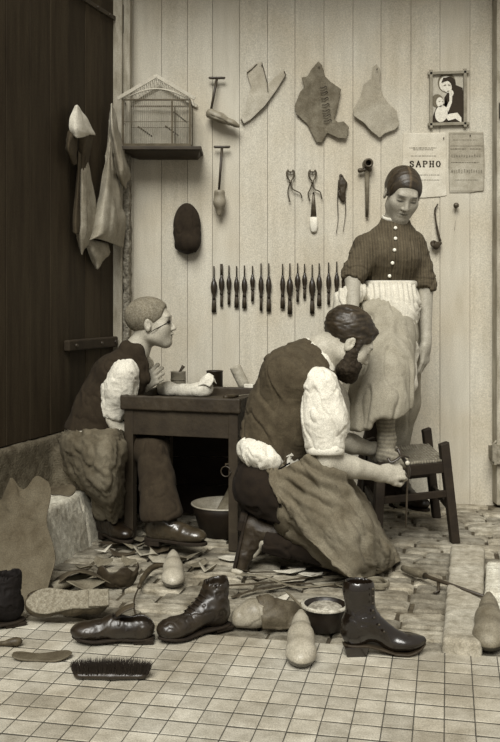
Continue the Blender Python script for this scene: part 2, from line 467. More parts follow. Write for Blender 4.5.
# floor: scored tiles in front, worn bricks behind, all turned a little to the wall
O = np.array([.553, 2.64]); CU = np.array([.978,-.208]); CW = np.array([.208,.978])
def fxy(u, w): return O+CU*u+CW*w
def slab(mb, u0, u1, w0, w1, z, dz, tone, be=.004, jit=0, rnd=random):
    pts = [fxy(a,b)+np.array([rnd.uniform(-jit,jit), rnd.uniform(-jit,jit)]) for a,b in ((u0,w0),(u1,w0),(u1,w1),(u0,w1))]
    c = sum(pts)/4
    top = []; mid = []
    for p in pts:
        q = c+(p-c)*(1-2*be/max(.01,np.linalg.norm(p-c)))
        zz = z+rnd.uniform(-dz, dz); top.append((q[0],q[1],zz)); mid.append((p[0],p[1],zz-be*.8))
    bot = [(p[0],p[1],-.03) for p in pts]
    mb.add(bot+mid+top, [(3,2,1,0),(8,9,10,11)]+[(i,(i+1)%4,(i+1)%4+4,i+4) for i in range(4)]+[(i+4,(i+1)%4+4,(i+1)%4+8,i+8) for i in range(4)], tone)
mb = MB(); T = .0715; rnd = random.Random(11)
for i in range(-26, 14):
    for j in range(-18, 0):
        slab(mb, i*T+.0013, (i+1)*T-.0013, j*T+.0036, (j+1)*T-.0036, 0, .0008, rnd.uniform(.80,1.06), .0012, 0, rnd)
q4 = [fxy(a,b) for a,b in ((-26*T,-18*T),(14*T,-18*T),(14*T,-.002),(-26*T,-.002))]
mb.hexa([(p[0],p[1],-.029) for p in q4],[(p[0],p[1],-.0016) for p in q4], .16)
tag(mb.build('floor', M_tile, tone=True), 'grid of small square paving tiles in the foreground', None, None, 'structure')
mb = MB(); rnd = random.Random(12); w = .004; row = 0
while w < 2.25:
    bw = rnd.uniform(.075,.1); u = -2.0+rnd.uniform(-.2,0)
    while u < 1.1:
        bl = rnd.uniform(.14,.24)
        c = fxy(u+bl/2, w+bw/2)
        if c[1] < WY-.02 and not (.52 < c[0] < .66 and 2.66 < c[1] < 3.3 and False):
            g = rnd.uniform(.004,.009)
            slab(mb, u+g, u+bl-g, w+g, w+bw-g, rnd.uniform(-.012,.002), .0025, rnd.choice([.75,.85,.95,1.05,1.2,1.3]), .009, .003, rnd)
        u += bl
    w += bw; row += 1
tag(mb.build('floor_brick', M_brick, tone=True), 'uneven worn bricks between the tiles and the wall', None, None, 'structure')
mb = MB(); mb.box((0,2.8,-.06),(2.2,2.4,.04))
tag(mb.build('floor_soil', M_ground), None, None, None, 'structure')
# raised kerb slab on the right
def kerb(name, pts, z, seed, m, lab):
    lo = np.min(pts,0)-.05; hi = np.max(pts,0)+.05
    S = SDF((lo[0],lo[1],-.03),(hi[0],hi[1],z+.03), .007)
    pts = [np.array([p[0],p[1],0]) for p in pts]; c = sum(pts)/len(pts)
    S.f[:] = -1
    S.plane((0,0,z),(0,0,1)); S.plane((0,0,-.025),(0,0,-1))
    for a, b in zip(pts, pts[1:]+pts[:1]):
        n = np.cross(b-a, [0,0,1]); n = n if np.dot(n, a-c) > 0 else -n
        S.plane(a, n, k=.015)
    o = sdf_obj(name, S, m, world=False, disp=lambda V: .010*(fbm(V*14, seed)-.5)+.004*(fbm(V*60, seed+1)-.5))
    return tag(o, lab, None, None, 'structure')
kerb('trim_5', [G(442,652), G(482,657), G(485,556), G(451,553)], .040, 21, mat('kerb_stone', .62,.95,.2,25,.8,60,dirt=.25,bdist=.006), 'long flat kerb stone on the right')
kerb('trim_6', [G(484.5,607), G(540,612), G(540,578), G(486,574)], .05, 25, M_stone, 'broken pale stone at the right edge')

# ------------------------------------------------------------------ light and camera
sc = bpy.context.scene
w = bpy.data.worlds.new('sky'); sc.world = w; w.use_nodes = True
bg = w.node_tree.nodes['Background']; bg.inputs['Color'].default_value = (1.0,.94,.84,1); bg.inputs['Strength'].default_value = .37
sl = bpy.data.lights.new('sun', 'SUN'); sl.energy = 3.8; sl.angle = R_(34); sl.color = (1,.985,.93)
so = bpy.data.objects.new('sun', sl); C.objects.link(so)
so.rotation_euler = Vector((.17,.88,-.92)).to_track_quat('-Z','Y').to_euler()
cam = bpy.data.cameras.new('camera'); co = bpy.data.objects.new('camera', cam); C.objects.link(co)
co.location = (0,0,CAMH); co.rotation_euler = (PI/2,0,0); cam.sensor_width = 36; cam.lens = FPX/742*36
cam.shift_y = -71/742; cam.clip_start = .05
sc.camera = co
vs = sc.view_settings; vs.view_transform = 'Standard'; vs.look = 'None'; vs.gamma = 1; vs.use_curve_mapping = False; vs.exposure = .17
# ================================================================== PEOPLE
M_skin = mat('skin', .66, .55, .05, 60, .12, 300, tone=True, spec=.35, bdist=.001)
M_hair = mat('dark_hair', .15, .45, .3, 60, .3, spec=.5, tone=True, bdist=.002)
M_crop = mat('cropped_hair', .42, .8, .25, 150, .6, 300, tone=True, bdist=.002)
M_beard = mat('beard_hair', .14, .8, .4, 120, .6, 200, bdist=.003)
M_shirt = mat('white_shirt_cloth', .82, .9, .05, 25, .3, 400, bdist=.001)
M_vest = mat('waistcoat_wool', .25, .95, .14, 30, .4, 500, bdist=.001)
M_vestb = mat('boy_waistcoat_wool', .15, .95, .15, 30, .4, 500, bdist=.001)
M_apr = mat('grey_apron_cloth', .40, .85, .16, 14, .35, 300, dirt=.2, bdist=.001)
M_aprb = mat('boy_apron_cloth', .38, .85, .18, 14, .35, 300, dirt=.25, bdist=.001)
M_trou = mat('dark_trouser_cloth', .09, .95, .2, 25, .3, 300, bdist=.001)
M_troub = mat('boy_trouser_cloth', .15, .95, .2, 25, .3, 300, bdist=.001)
M_blouse = mat('blouse_cloth', .27, .9, .12, 25, .2, 300, tone=True, bdist=.001)
M_skirt = mat('light_skirt_cloth', .55, .92, .08, 18, .3, 350, bdist=.001)
M_wapron = mat('pale_apron_cloth', .74, .9, .06, 18, .3, 350, bdist=.001)
M_sock = mat('knitted_stocking', .52, .95, .12, 60, .5, 400, tone=True, bdist=.001)
M_boot = mat('boot_leather', .10, .32, .4, 22, .25, 80, spec=.6, bdist=.002)
M_sole = mat('boot_sole', .10, .8, .3, 30, .3)

class Frame:
    def __init__(s, c, fwd, up, k=1.0):
        s.c = np.array(c, float); f = nrm(fwd); u = nrm(np.array(up)-f*np.dot(up, f))
        s.R = np.stack([np.cross(f, u), f, u], 1); s.k = k
    def __call__(s, x, y, z): return s.c+s.R@(np.array([x,y,z])*s.k)
    def loc(s, V): return (V-s.c)@s.R/s.k
def head(S, F, neck, nr=.055, lean=None, male=True, slim=1.0):
    k = F.k
    def e(c, r, kk=.02, mode='add', R=None): S.ell(F(*c), np.array(r)*k, F.R if R is None else F.R@R, kk*k, mode)
    def c(a, b, ra, rb, kk=.015, mode='add'): S.cap(F(*a), F(*b), ra*k, rb*k, kk*k, mode=mode)
    e((0,-.018,.035), (.073,.094,.077), .02)
    e((0,.026,-.024), (.061,.062,.084), .03)
    e((0,.062,-.095), (.022,.020,.018), .03)
    for s in (-1,1):
        c((s*.047*slim,.0,-.055*(2-slim)), (s*.018,.056,-.093), .020, .018, .03)
        e((s*.040,.056,-.022), (.022,.020,.020), .025)
    c((-.030,.077,.020), (.030,.077,.020), .012, .012, .02)
    for s in (-1,1):
        e((s*.033*slim,.046,-.047), (.027*slim,.028,.030), .03)
    for s in (-1,1):
        e((s*.031,.098,.001), (.016,.014,.0105), .012, 'sub')
        e((s*.030,.0725,.000), (.0145,.0135,.0125), .003)
    c((0,.084,.008), (0,.101,-.033), .007, .0105, .010)
    for s in (-1,1): e((s*.010,.093,-.037), (.0075,.009,.007), .006)
    c((-.016,.082,-.059), (0,.090,-.0565), .0050, .0062, .006); c((.016,.082,-.059), (0,.090,-.0565), .0050, .0062, .006)
    c((-.013,.081,-.070), (.013,.081,-.070), .0065, .0065, .008)
    c((-.020,.088,-.0640), (.020,.088,-.0640), .0022, .0022, .003, 'sub')
    S.cap(F(0,-.035,-.045), neck, .052*k if male else .046*k, nr, .03)
    for s in (-1,1):
        e((s*.075,-.006,-.008), (.009,.018,.031), .006, R=np.array(Matrix.Rotation(s*-.35,3,'Z')))
        e((s*.086,-.001,-.002), (.008,.010,.020), .003, 'sub', R=np.array(Matrix.Rotation(s*-.35,3,'Z')))
def face_tone(F, V, brow=.30, lid=.35, lip=.5, extra=()):
    L = F.loc(V); t = np.ones(len(V))
    def m(c, r, v, soft=1.0):
        nonlocal t
        d = np.sqrt((((L-np.array(c))/np.array(r))**2).sum(1)); w = np.clip((1.35-d)/.7, 0, 1); t = t*(1-w*(1-v))
    for s in (-1,1):
        m((s*.032,.088,.0205), (.020,.022,.0034), brow)
        m((s*.031,.088,-.0045), (.0155,.02,.0040), lid)
    m((0,.09,-.0635), (.021,.02,.0048), lip); m((0,.105,-.045), (.010,.02,.003), .6)  # lips, then a painted shadow just under the nose
    for e in extra: m(*e)
    return t
def hand(S, w, y, z, curl=((20,25,15),)*4, side=1, k=1.0, thumb=None, splay=4, kk=.003):
    """y finger direction, z back of the hand, side=+1 puts the thumb on the +x side"""
    F = Frame(w, y, z, k)   # columns x, y, z
    xs = (.029,.0095,-.010,-.028); ys = (.086,.090,.085,.076)
    Ls = ((.040,.025,.020),(.045,.029,.021),(.041,.027,.021),(.032,.020,.018))
    S.box(F(0,.045,0), (.034*k,.042*k,.0115*k), F.R, rd=.010*k, k=.012)
    S.cap(F(0,-.02,0), F(0,.02,0), .024*k, .027*k, .02, flat=(F.R[:,2], .72))
    for i in range(4):
        x = xs[i]*side
        S.cap(F(x*.6,.02,.001), F(x,ys[i],.001), .011*k, .0100*k, .006)
        p = np.array([x, ys[i], .001]); a = 0; sp = math.radians(splay*(1.5-i))*side
        r = (.0092,.0086,.0079,.0068)
        cu = curl[i] if i < len(curl) else curl[-1]
        for j in range(3):
            a += math.radians(cu[j])
            q = p+np.array([math.sin(sp)*math.cos(a), math.cos(sp)*math.cos(a), -math.sin(a)])*Ls[i][j]
            S.cap(F(*p), F(*q), r[j]*k*(1.0 if i < 3 else .88), r[j+1]*k*(1.0 if i < 3 else .88), kk); p = q
    th = thumb or ((.020,.018,-.004),(.044,.046,-.016),(.053,.074,-.024),(.055,.098,-.030))
    th = [np.array([t[0]*side, t[1], t[2]]) for t in th]
    S.cap(F(*th[0]), F(*th[1]), .015*k, .012*k, .012)
    S.cap(F(*th[1]), F(*th[2]), .0112*k, .0100*k, .003); S.cap(F(*th[2]), F(*th[3]), .0100*k, .0082*k, .003)
def folds(seed, amp, size, d, long=4.0, fine=.0): 
    def f(V):
        r = amp*ridge((V-np.outer(V@nrm(d), nrm(d))*(1-1/long))/size, seed)
        if fine: r = r+fine*ridge(V/(size*.45), seed+5)
        return r
    return f
def boot(name, ankle, toe, up, parent, L=.27, m=None, shaft=.14, k=1.0, mud=False):
    """laced work boot worn on a foot: ankle = middle of ankle joint, toe direction, up = shin direction"""
    m = m or M_boot
    ankle = np.array(ankle, float); f = nrm(toe); u = nrm(np.array([0,0,1.])-f*f[2])
    return _boot(name, ankle, f, u, nrm(up), parent, k, m, shaft)
def _boot(name, ankle, f, u, shin, parent, k, m, shaft):
    X = np.stack([f, np.cross(u, f), u], 1)
    def A(x, y, z): return ankle+X@(np.array([x,y,z])*k)
    lo = ankle-.27*k; hi = ankle+.27*k
    S = SDF(lo, hi, .0045)
    S.ell(A(-.035,0,-.045), np.array([.042,.034,.045])*k, X, .03*k)
    S.cap(A(0,0,0), A(.09,0,-.050), .045*k, .030*k, .03*k)
    S.cap(A(-.02,0,-.055), A(.10,.0,-.058), .033*k, .034*k, .03*k)
    S.ell(A(.145,0,-.056), np.array([.058,.042,.030])*k, X, .03*k)
    S.cap(A(-.012,0,-.01), A(-.012,0,-.01)+shin*shaft*k, .043*k, .050*k, .025*k)
    S.plane(A(0,0,-.083), -u, k=.003); S.plane(A(-.012,0,-.01)+shin*shaft*k*.92, shin, k=.006)
    o = sdf_obj(name, S, m, parent, disp=lambda V: .0045*ridge((V-ankle)/.035, 3)*(np.abs(((V-ankle)@f)/k-.045) < .07)+.001*fbm(V*60,1))
    # sole
    out = []
    for x, w in ((-.078,.012),(-.070,.026),(-.045,.034),(0,.030),(.04,.031),(.09,.040),(.13,.044),(.17,.038),(.195,.024),(.206,.010)): out.append((x, w))
    poly = [(x, w) for x, w in out]+[(x, -w) for x, w in out[::-1]]
    mb = MB(); mb.prism([(x*k, y*k) for x, y in poly], -.092*k, -.080*k, X, ankle)
    hp = [(x*k, w*k*.97) for x, w in out[:4]]+[(x*k, -w*k*.97) for x, w in out[:4][::-1]]
    mb.prism(hp, -.112*k, -.091*k, X, ankle)
    s = mb.build('sole', M_sole, o if parent is None else o, world=False)
    # child of the boot mesh: same local frame as its parent
    V = np.array([v.co for v in s.data.vertices]); org = np.array(parent.location) if parent is not None else np.zeros(3)
    s.data.vertices.foreach_set('co', (V-org).ravel()); bevel(s, .002, 1)
    return o
def local_child(s, parent_root):
    V = np.array([v.co for v in s.data.vertices]); s.data.vertices.foreach_set('co', (V-np.array(parent_root.location)).ravel()); s.data.update(); return s
# ------------------------------------------------------------------ woman standing on the right
wo = empty('person', (.68, 4.08, 0), 0, 'standing woman in a striped blouse and pale apron, looking down at her raised stockinged foot', 'person')
WF = Frame(P(402.5,193.5,4.03), (.10,-.86,-.50), (.17,-.40,.88), .97)
wn = P(395,226,4.08)
Wsh = [P(366,243,4.06), P(414,242,4.10)]; Wel = [P(353,279,3.97), P(425,290,4.07)]; Wwr = [P(352,326,3.80), P(426,343,4.02)]
Whip = [P(377,326,4.06), P(401,328,4.12)]; Wkn = [P(381,378,3.74), P(396,432,4.32)]; Wan = [P(387,446,3.73), P(399,493,4.37)]
h = .004
S = SDF((.28,3.45,-.02), (.95,4.50,1.68), h)
head(S, WF, wn, .048, male=False, slim=.86)
S.chain([P(394,246,4.09), P(389,286,4.09), P(389,318,4.09)], [.095,.085,.115], .03, flat=((0,1,0),.75))
S.cap(Wsh[0], Wsh[1], .042, .042, .03); S.cap(wn, P(393,250,4.09), .05, .08, .03)
for i in (0,1):
    S.cap(Wsh[i], Wel[i], .042, .034, .01); S.cap(Wel[i], Wwr[i], .035, .0225, .01)
    S.cap(Whip[i], Wkn[i], .070, (.048,.042)[i], .03); S.cap(Wkn[i], Wan[i], .044, .028, .01)
S.cap(P(387,441,3.73), P(384,457,3.74), .029, .028, .01); S.cap(P(386,456,3.73), P(402,462,3.62), .028, .022, .01)
S.cap(Wan[1], Wan[1]+np.array([.0,0,-.04]), .034, .03, .01); S.cap(Wan[1]+np.array([0,0,-.035]), Wan[1]+np.array([.05,-.04,-.04]), .028, .02, .01)
S.cap(Wwr[0], Wwr[0]+np.array([0,-.01,-.03]), .0225, .024, .01)
hand(S, Wwr[0]+np.array([0,-.005,-.012]), (.05,-.45,-.85), (.1,-.85,.45), ((25,35,25),)*4, 1, .92)
hand(S, Wwr[1]+np.array([0,0,-.004]), (-.10,-.05,-1), (.80,-.60,-.05), ((14,22,15),(20,28,18),(26,32,20),(30,34,20)), 1, .95,
     thumb=((.016,.015,-.006),(.034,.042,-.022),(.036,.068,-.034),(.034,.088,-.042)))
sdf_obj('body', S, M_skin, wo, tone=lambda V: (.78+.08*(V[:,2] > 1.25))*face_tone(WF, V, .32, .22, .42, extra=[((-.031,.088,.008),(.017,.02,.006),.8),((.031,.088,.008),(.017,.02,.006),.8)]))
# hair: centre parting, smoothed down over the ears to a knot behind
def strands(F, dirfn, amp, n):
    def f(V):
        L = F.loc(V); q = dirfn(L); return amp*(vnoise(q*n, 3)-.5)
    return f
S = SDF(WF(0,0,0)-.16, WF(0,0,0)+.16, .004)
S.ell(WF(0,-.020,.037), (.0755,.097,.079), WF.R, .01)
for s in (-1,1): S.ell(WF(s*.051,-.005,.018), (.026,.060,.042), WF.R, .02)
S.ell(WF(0,-.11,.0), (.045,.035,.042), WF.R, .02)
# face opening below the hairline
S.ell(WF(0,.088,-.024), (.074,.075,.078), WF.R, .01, 'sub')
S.plane(WF(0,.02,-.035), WF.R@np.array([0,.25,-1.]), k=.006)
for s in (-1,1): S.ell(WF(s*.084,.002,-.014), (.018,.020,.026), WF.R, .005, 'sub')
S.cap(WF(.0,.085,.095), WF(0,-.02,.128), .004, .004, .005, mode='sub')
def htone(V):
    L = WF.loc(V); t = .45+1.5*vnoise(np.stack([L[:,1]*150, L[:,2]*25, L[:,0]*12],1), 2)
    part = np.exp(-(L[:,0]/.0045)**2)*(L[:,2] > .05)*(L[:,1] > -.03); return t+part*2.2
hr = sdf_obj('hair', S, M_hair, wo, disp=lambda V: .003*(vnoise(np.stack([WF.loc(V)[:,1]*160, WF.loc(V)[:,2]*50, WF.loc(V)[:,0]*20],1), 7)-.5), tone=htone)
# blouse
S = SDF((.36,3.85,1.02), (.92,4.32,1.38), .0045)
S.chain([P(394,243,4.08), P(391,258,4.07), P(389,284,4.08)], [.105,.128,.112], .03, flat=((0,1,0),.8))
for a in ((379,257,4.01),(403,258,4.01)): S.ell(P(*a), (.06,.055,.06), None, .04)
S.cap(Wsh[0]+np.array([.025,0,-.012]), Wsh[1]+np.array([-.025,0,-.012]), .050, .050, .05); S.cap(wn+np.array([0,0,.0]), wn+np.array([.0,-.01,.035]), .052, .050, .02)
S.cap(wn+np.array([0,0,.01]), P(393,245,4.09), .056, .09, .03)
for i in (0,1):
    d = nrm(Wel[i]-Wsh[i]); S.cap(Wsh[i]+d*.02, Wel[i]-d*.03, .049, .054, .03)
    c = Wel[i]-d*.005; S.cap(c-d*.018, c+d*.008, .050, .048, .004)
    S.plane(c+d*.016, d, k=.004, lo=c-.075, hi=c+.075)
S.plane(P(396,219.5,4.04), (0,-.35,1), k=.004); S.plane(P(389,287,4.05), (0,0,-1), k=.01, lo=P(362,300,3.9)-[0,0,0], hi=P(419,270,4.3))
def bd(V):
    z = V[:,2]; zy = P(0,240,4.05)[2]; g = np.clip((zy-z)/.04, 0, 1)
    core = np.exp(-((V[:,0]-.615)/.13)**4)
    r = g*core*.0035*np.sin(V[:,0]*2*PI/.017+2*fbm(V*14,3))
    arm = np.clip((np.abs(V[:,0]-.615)-.10)/.04, 0, 1)
    return r+(.007*arm+.002)*ridge(V/np.array([.10,.06,.035]), 9)+.004*ridge(V/np.array([.03,.1,.12]), 12)
def bt_(V): return .80+.36*(np.sin(V[:,0]*2*PI/.012+3*fbm(V*6, 8)) > 0)
bl = sdf_obj('blouse', S, M_blouse, wo, disp=bd, tone=bt_)
mb = MB()
for a in range(1):
    mb.tube([wn+np.array([.055*math.cos(t)*1.0, .053*math.sin(t)-.010,   .036+.016*math.sin(t)]) for t in np.linspace(-PI,PI,30)], (.008,.004), 8)
local_child(mb.build('collar', M_shirt, bl, smooth=True), wo)
M_button = mat('bone_button', .9, .4, .03, 20, 0)
for (px, py) in ((395.5,228),(395.5,238.5),(394.5,250),(392.5,263),(389.5,276)):
    dg = bpy.context.evaluated_depsgraph_get()
    # set each button on the blouse front
    V = np.array([v.co for v in bl.data.vertices])+np.array(wo.location)
    sx = (V[:,0]/V[:,1]*FPX+250-px)**2+((CAMH-V[:,2])/V[:,1]*FPX+300-py)**2
    near = V[sx < 9]; d = near[:,1].min() if len(near) else 3.96
    mb = MB(); mb.lathe([(.001,-.003),(.0072,-.002),(.0078,.001),(.005,.0035),(.001,.004)], 12, P(px,py,d-.001), R=basis(x=(1,0,0), z=(0,-1,0)))
    local_child(mb.build('button', M_button, bl, smooth=True), wo)
# skirt
S = SDF((.25,3.48,.22), (.85,4.52,1.10), .005)
fr = [P(384,306,4.07), P(382,334,3.98), P(385,372,3.78), P(380,400,3.72), P(376,445,3.72)]
S.chain(fr, [.115,.130,.105,.108,.130], .05)
bk = [P(394,306,4.10), P(399,350,4.18), P(399,400,4.29), P(391,468,4.37)]
S.chain(bk, [.115,.105,.088,.060], .05)
S.cap(P(362,330,4.02), P(355,400,3.86), .05, .05, .05)
S.chain([P(384,398,3.73), P(376,460,3.72)], [.080,.125], .01, mode='sub')
S.chain([P(396,440,4.33), P(388,475,4.36)], [.045,.035], .01, mode='sub')
S.ell(P(383,430,3.62), (.055,.09,.055), None, .01, 'sub'); hp = P(348,427,3.72); hq = P(404,409,3.72); hn = nrm(np.cross(hq-hp, [0,1,.12])); hn = hn if hn[2] < 0 else -hn
S.plane(hp, hn, k=.004, lo=(.25,3.48,.30), hi=(.9,3.93,.62))
S.plane(P(392,458,4.3), (0,0,-1), k=.004)
def sk(V):
    a = nrm([-.12,0,-1]); return .020*ridge((V-np.outer(V@a,a)*.88)/.085, 31)+.004*ridge((V-np.outer(V@a,a)*.75)/.04, 33)
sdf_obj('skirt', S, M_skirt, wo, disp=sk, post=1)
S = SDF((.30,4.10,.06), (.82,4.55,.66), .006)  # underskirt; its near-black colour also stands for the shade beneath the skirt
S.chain([P(388,425,4.34), P(382,462,4.40), P(379,500,4.41)], [.095,.105,.11], .03, flat=((0,1,0),.75))
S.plane(P(383,500,4.38), (0,0,-1), k=.004)
sdf_obj('petticoat_and_shade', S, mat('petticoat_shade_cloth', .10, .95, .2, 25, .3, 300, bdist=.001), wo, disp=lambda V: .014*ridge(V/np.array([.04,.05,.25]), 37))
# pale apron bunched at the waist, its edge falling across the skirt
S = SDF((.22,3.60,.50), (.85,4.30,1.12), .005)
S.chain([P(389,290,4.08), P(388,306,4.07)], [.118,.130], .03)
S.cap(P(388,306,4.04), P(392,345,3.96), .122, .095, .05)
S.ell(P(398,318,3.96), (.066,.055,.105), None, .05)
S.cap(P(399,345,3.97), P(408,384,3.93), .052, .028, .04)
S.chain([P(357,292,3.97), P(345,298,3.92), P(339,322,3.90)], [.045,.038,.034], .03)
S.plane(P(389,283,4.08), (0,0,1), k=.008)
e0 = P(352,316,3.85); e1 = P(414,402,3.85); en = nrm(np.cross(e1-e0, [0,1,0])); en = en if en[0] < 0 else -en
S.plane(e0, en, k=.006, lo=P(358,500,3.5), hi=P(440,300,4.5))
S.cap(Wel[0], Wwr[0], .028, .026, .01, mode='sub')
def wa(V):
    a = nrm([.62,0,-.78]); b = nrm([.1,0,-1])
    f1 = .028*ridge((V-np.outer(V@a,a)*.85)/.065, 41)+.008*ridge((V-np.outer(V@a,a)*.75)/.03, 43)
    top = np.clip((V[:,2]-.97)/.06, 0, 1)
    f2 = .004*np.sin(V[:,0]*2*PI/.022)
    return f1*(1-top)+f2*top
ap = sdf_obj('apron', S, M_wapron, wo, disp=wa)
mb = MB(); c = P(389,284,4.08)
mb.tube([c+np.array([.124*math.cos(t), .106*math.sin(t), .0]) for t in np.linspace(-PI,PI,40)], (.014,.006), 8)
local_child(mb.build('waistband', M_wapron, ap, smooth=True), wo)
# stocking on the raised foot
S = SDF(P(380,480,3.9)-[.1,.45,.02], P(400,400,3.9)+[.08,.0,.05], .0035)
S.cap(P(384,402,3.73), P(387,441,3.73), .045, .0325, .01)
S.cap(P(387,441,3.73), P(384,457,3.74), .034, .033, .02); S.cap(P(386,456,3.73), P(402,462,3.61), .033, .027, .02)
sdf_obj('stocking', S, M_sock, wo, disp=lambda V: .005*ridge(V/np.array([.09,.09,.018]), 51)*np.clip(1-np.abs(V[:,2]-P(0,438,3.73)[2])/.05,0,1),
        tone=lambda V: .86+.20*np.sin(V[:,2]*2*PI/.016))
boot('boot', Wan[1]+np.array([.01,0,.03]), (.52,-.85,0), (0,0,1), wo, k=.90, shaft=.12)
# ------------------------------------------------------------------ kneeling man
mo = empty('person', (.12, 3.45, 0), 0, 'kneeling bearded cobbler in a dark waistcoat and grey apron, fitting the raised foot', 'person')
MF = Frame(P(348.5,341,3.50), (.84,.10,-.54), (.54,.0,.84), 1.0)
mn = P(322,352,3.52)
Msh = [P(322,386,3.36), P(318,372,3.66)]; Mel = [P(326,462,3.33), P(338,440,3.72)]; Mwr = [P(383,474,3.47), P(370,449,3.78)]
Mhip = [P(264,484,3.42), P(270,484,3.58)]; Mkn = [P(352,552,3.36), P(356,545,3.62)]; Man = [P(262,538,3.44), P(262,531,3.64)]
S = SDF((-.10,3.10,-.02), (.68,3.85,1.02), .004)
head(S, MF, mn, .058)
S.chain([P(303,385,3.51), P(288,425,3.50), P(276,462,3.50), P(268,484,3.50)], [.112,.108,.105,.115], .04)
S.cap(Msh[0]+[-.04,.04,0], Msh[1]+[-.04,-.03,0], .058, .058, .04); S.cap(mn, P(305,380,3.51), .06, .09, .04)
for i in (0,1):
    S.cap(Msh[i], Mel[i], .050, .041, .015); S.chain([Mel[i], Mel[i]*.55+Mwr[i]*.45, Mwr[i]], [.043,.040,.027], .012)
    S.cap(Mhip[i], Mkn[i], .085, .058, .03); S.cap(Mkn[i], Man[i], .055, .036, .02)
    f = nrm([-.22,0,-.97]); S.cap(Man[i], Man[i]+f*.06+np.array([-.02,0,0]), .027, .018, .015)
# near hand grips the pincers, far hand holds the ankle
hy = nrm(P(408,470,3.53)-P(383,475,3.47))
hand(S, Mwr[0], hy, (-.05,-.92,.35), ((42,55,35),(48,60,38),(52,62,40),(55,62,40)), 1, 1.0,
     thumb=((.020,.020,-.004),(.040,.046,-.010),(.047,.074,-.020),(.040,.098,-.030)))
hand(S, Mwr[1], nrm(P(388,450,3.82)-P(370,449,3.78)), (-.1,.8,.55), ((30,45,30),)*4, -1, 1.0)
def mt(V): return face_tone(MF, V, .30, .35, .6)
sdf_obj('body', S, M_skin, mo, tone=mt)
# hair
S = SDF(MF(0,0,0)-.17, MF(0,0,0)+.17, .004)
S.ell(MF(0,-.020,.042), (.083,.102,.086), MF.R, .01)
S.ell(MF(0,.066,.084), (.036,.014,.010), MF.R, .02)
S.ell(MF(0,.110,-.006), (.075,.060,.068), MF.R, .012, 'sub')
S.plane(MF(0,-.02,-.030), MF.R@np.array([0,.55,-.85]), k=.01)
for s in (-1,1):
    S.ell(MF(s*.085,-.002,-.010), (.022,.021,.032), MF.R, .006, 'sub')
    S.cap(MF(s*.070,.028,.02), MF(s*.066,.030,-.04), .012, .010, .012)
def mh(V):
    L = MF.loc(V); q = np.stack([L[:,0]*60, (L[:,1]+L[:,2]*.6)*35, (L[:,2]-L[:,1]*.6)*130],1); return .008*(fbm(q*.6,7)-.5)+.003*(vnoise(q*1.5,5)-.5)
def mtn(V):
    L = MF.loc(V); q = np.stack([L[:,0]*60, (L[:,1]+L[:,2]*.6)*35, (L[:,2]-L[:,1]*.6)*130],1)
    return .5+2.2*np.clip(fbm(q*.6,7)-.25, 0, 1)
sdf_obj('hair', S, M_hair, mo, disp=mh, tone=mtn)
S = SDF(MF(0,0,0)-.19, MF(0,0,0)+.19, .004)
for s in (-1,1):
    S.cap(MF(s*.064,.020,-.030), MF(s*.050,.036,-.085), .022, .034, .03); S.ell(MF(s*.042,.056,-.068), (.030,.032,.030), MF.R, .02)
S.ell(MF(0,.060,-.106), (.050,.046,.036), MF.R, .03)
S.cap(MF(-.022,.080,-.052), MF(.022,.080,-.052), .010, .010, .01)
S.ell(MF(0,.092,-.066), (.020,.010,.005), MF.R, .004, 'sub')
S.ell(MF(0,.085,-.012), (.052,.040,.035), MF.R, .008, 'sub')
sdf_obj('beard', S, M_beard, mo, disp=lambda V: .010*(fbm(V*120,3)-.45))
# shirt: collar band, sleeves, tail showing at the back
S = SDF((-.10,3.10,.30), (.52,3.90,.92), .0045)
S.chain([P(303,385,3.51), P(288,425,3.50), P(276,466,3.50)], [.120,.118,.116], .04)
S.cap(mn+np.array([-.01,0,-.00]), P(305,380,3.51), .068, .10, .04)
S.plane(P(326,354,3.5), nrm([.62,0,.78]), k=.005, lo=P(300,380,3.3), hi=P(360,300,3.9))
for i in (0,1):
    d = nrm(Mel[i]-Msh[i])
    S.chain([Msh[i]+np.array([-.005,0,0]), Msh[i]*.55+Mel[i]*.45, Mel[i]-d*.06], [.066,.076,.068], .03)
    c = Mel[i]-d*.035; S.plane(c, d, k=.005, lo=c-.09, hi=c+.09)
S.ell(P(262,454,3.44), (.092,.11,.060), basis(x=(.92,0,-.38), z=(.38,0,.92)), .03)
S.plane(P(262,470,3.4), nrm([-.15,0,-1]), k=.02)
def ms(V):
    a = nrm([.35,0,-.94]); return .010*ridge((V-np.outer(V@a,a)*.6)/.05, 61)+.004*ridge(V/.032, 62)
sh = sdf_obj('shirt', S, M_shirt, mo, disp=ms)
# rolled cuff of the near sleeve
d = nrm(Mel[0]-Msh[0]); c = Mel[0]-d*.040; mb = MB(); Rb = basis(x=(1,0,0), z=d)
mb.lathe([(.058,-.016),(.0675,-.018),(.0690,0),(.0675,.012),(.062,.014),(.056,.010)], 28, c, R=Rb, cap=(False,False))
cf = local_child(mb.build('cuff', M_shirt, sh, smooth=True), mo)
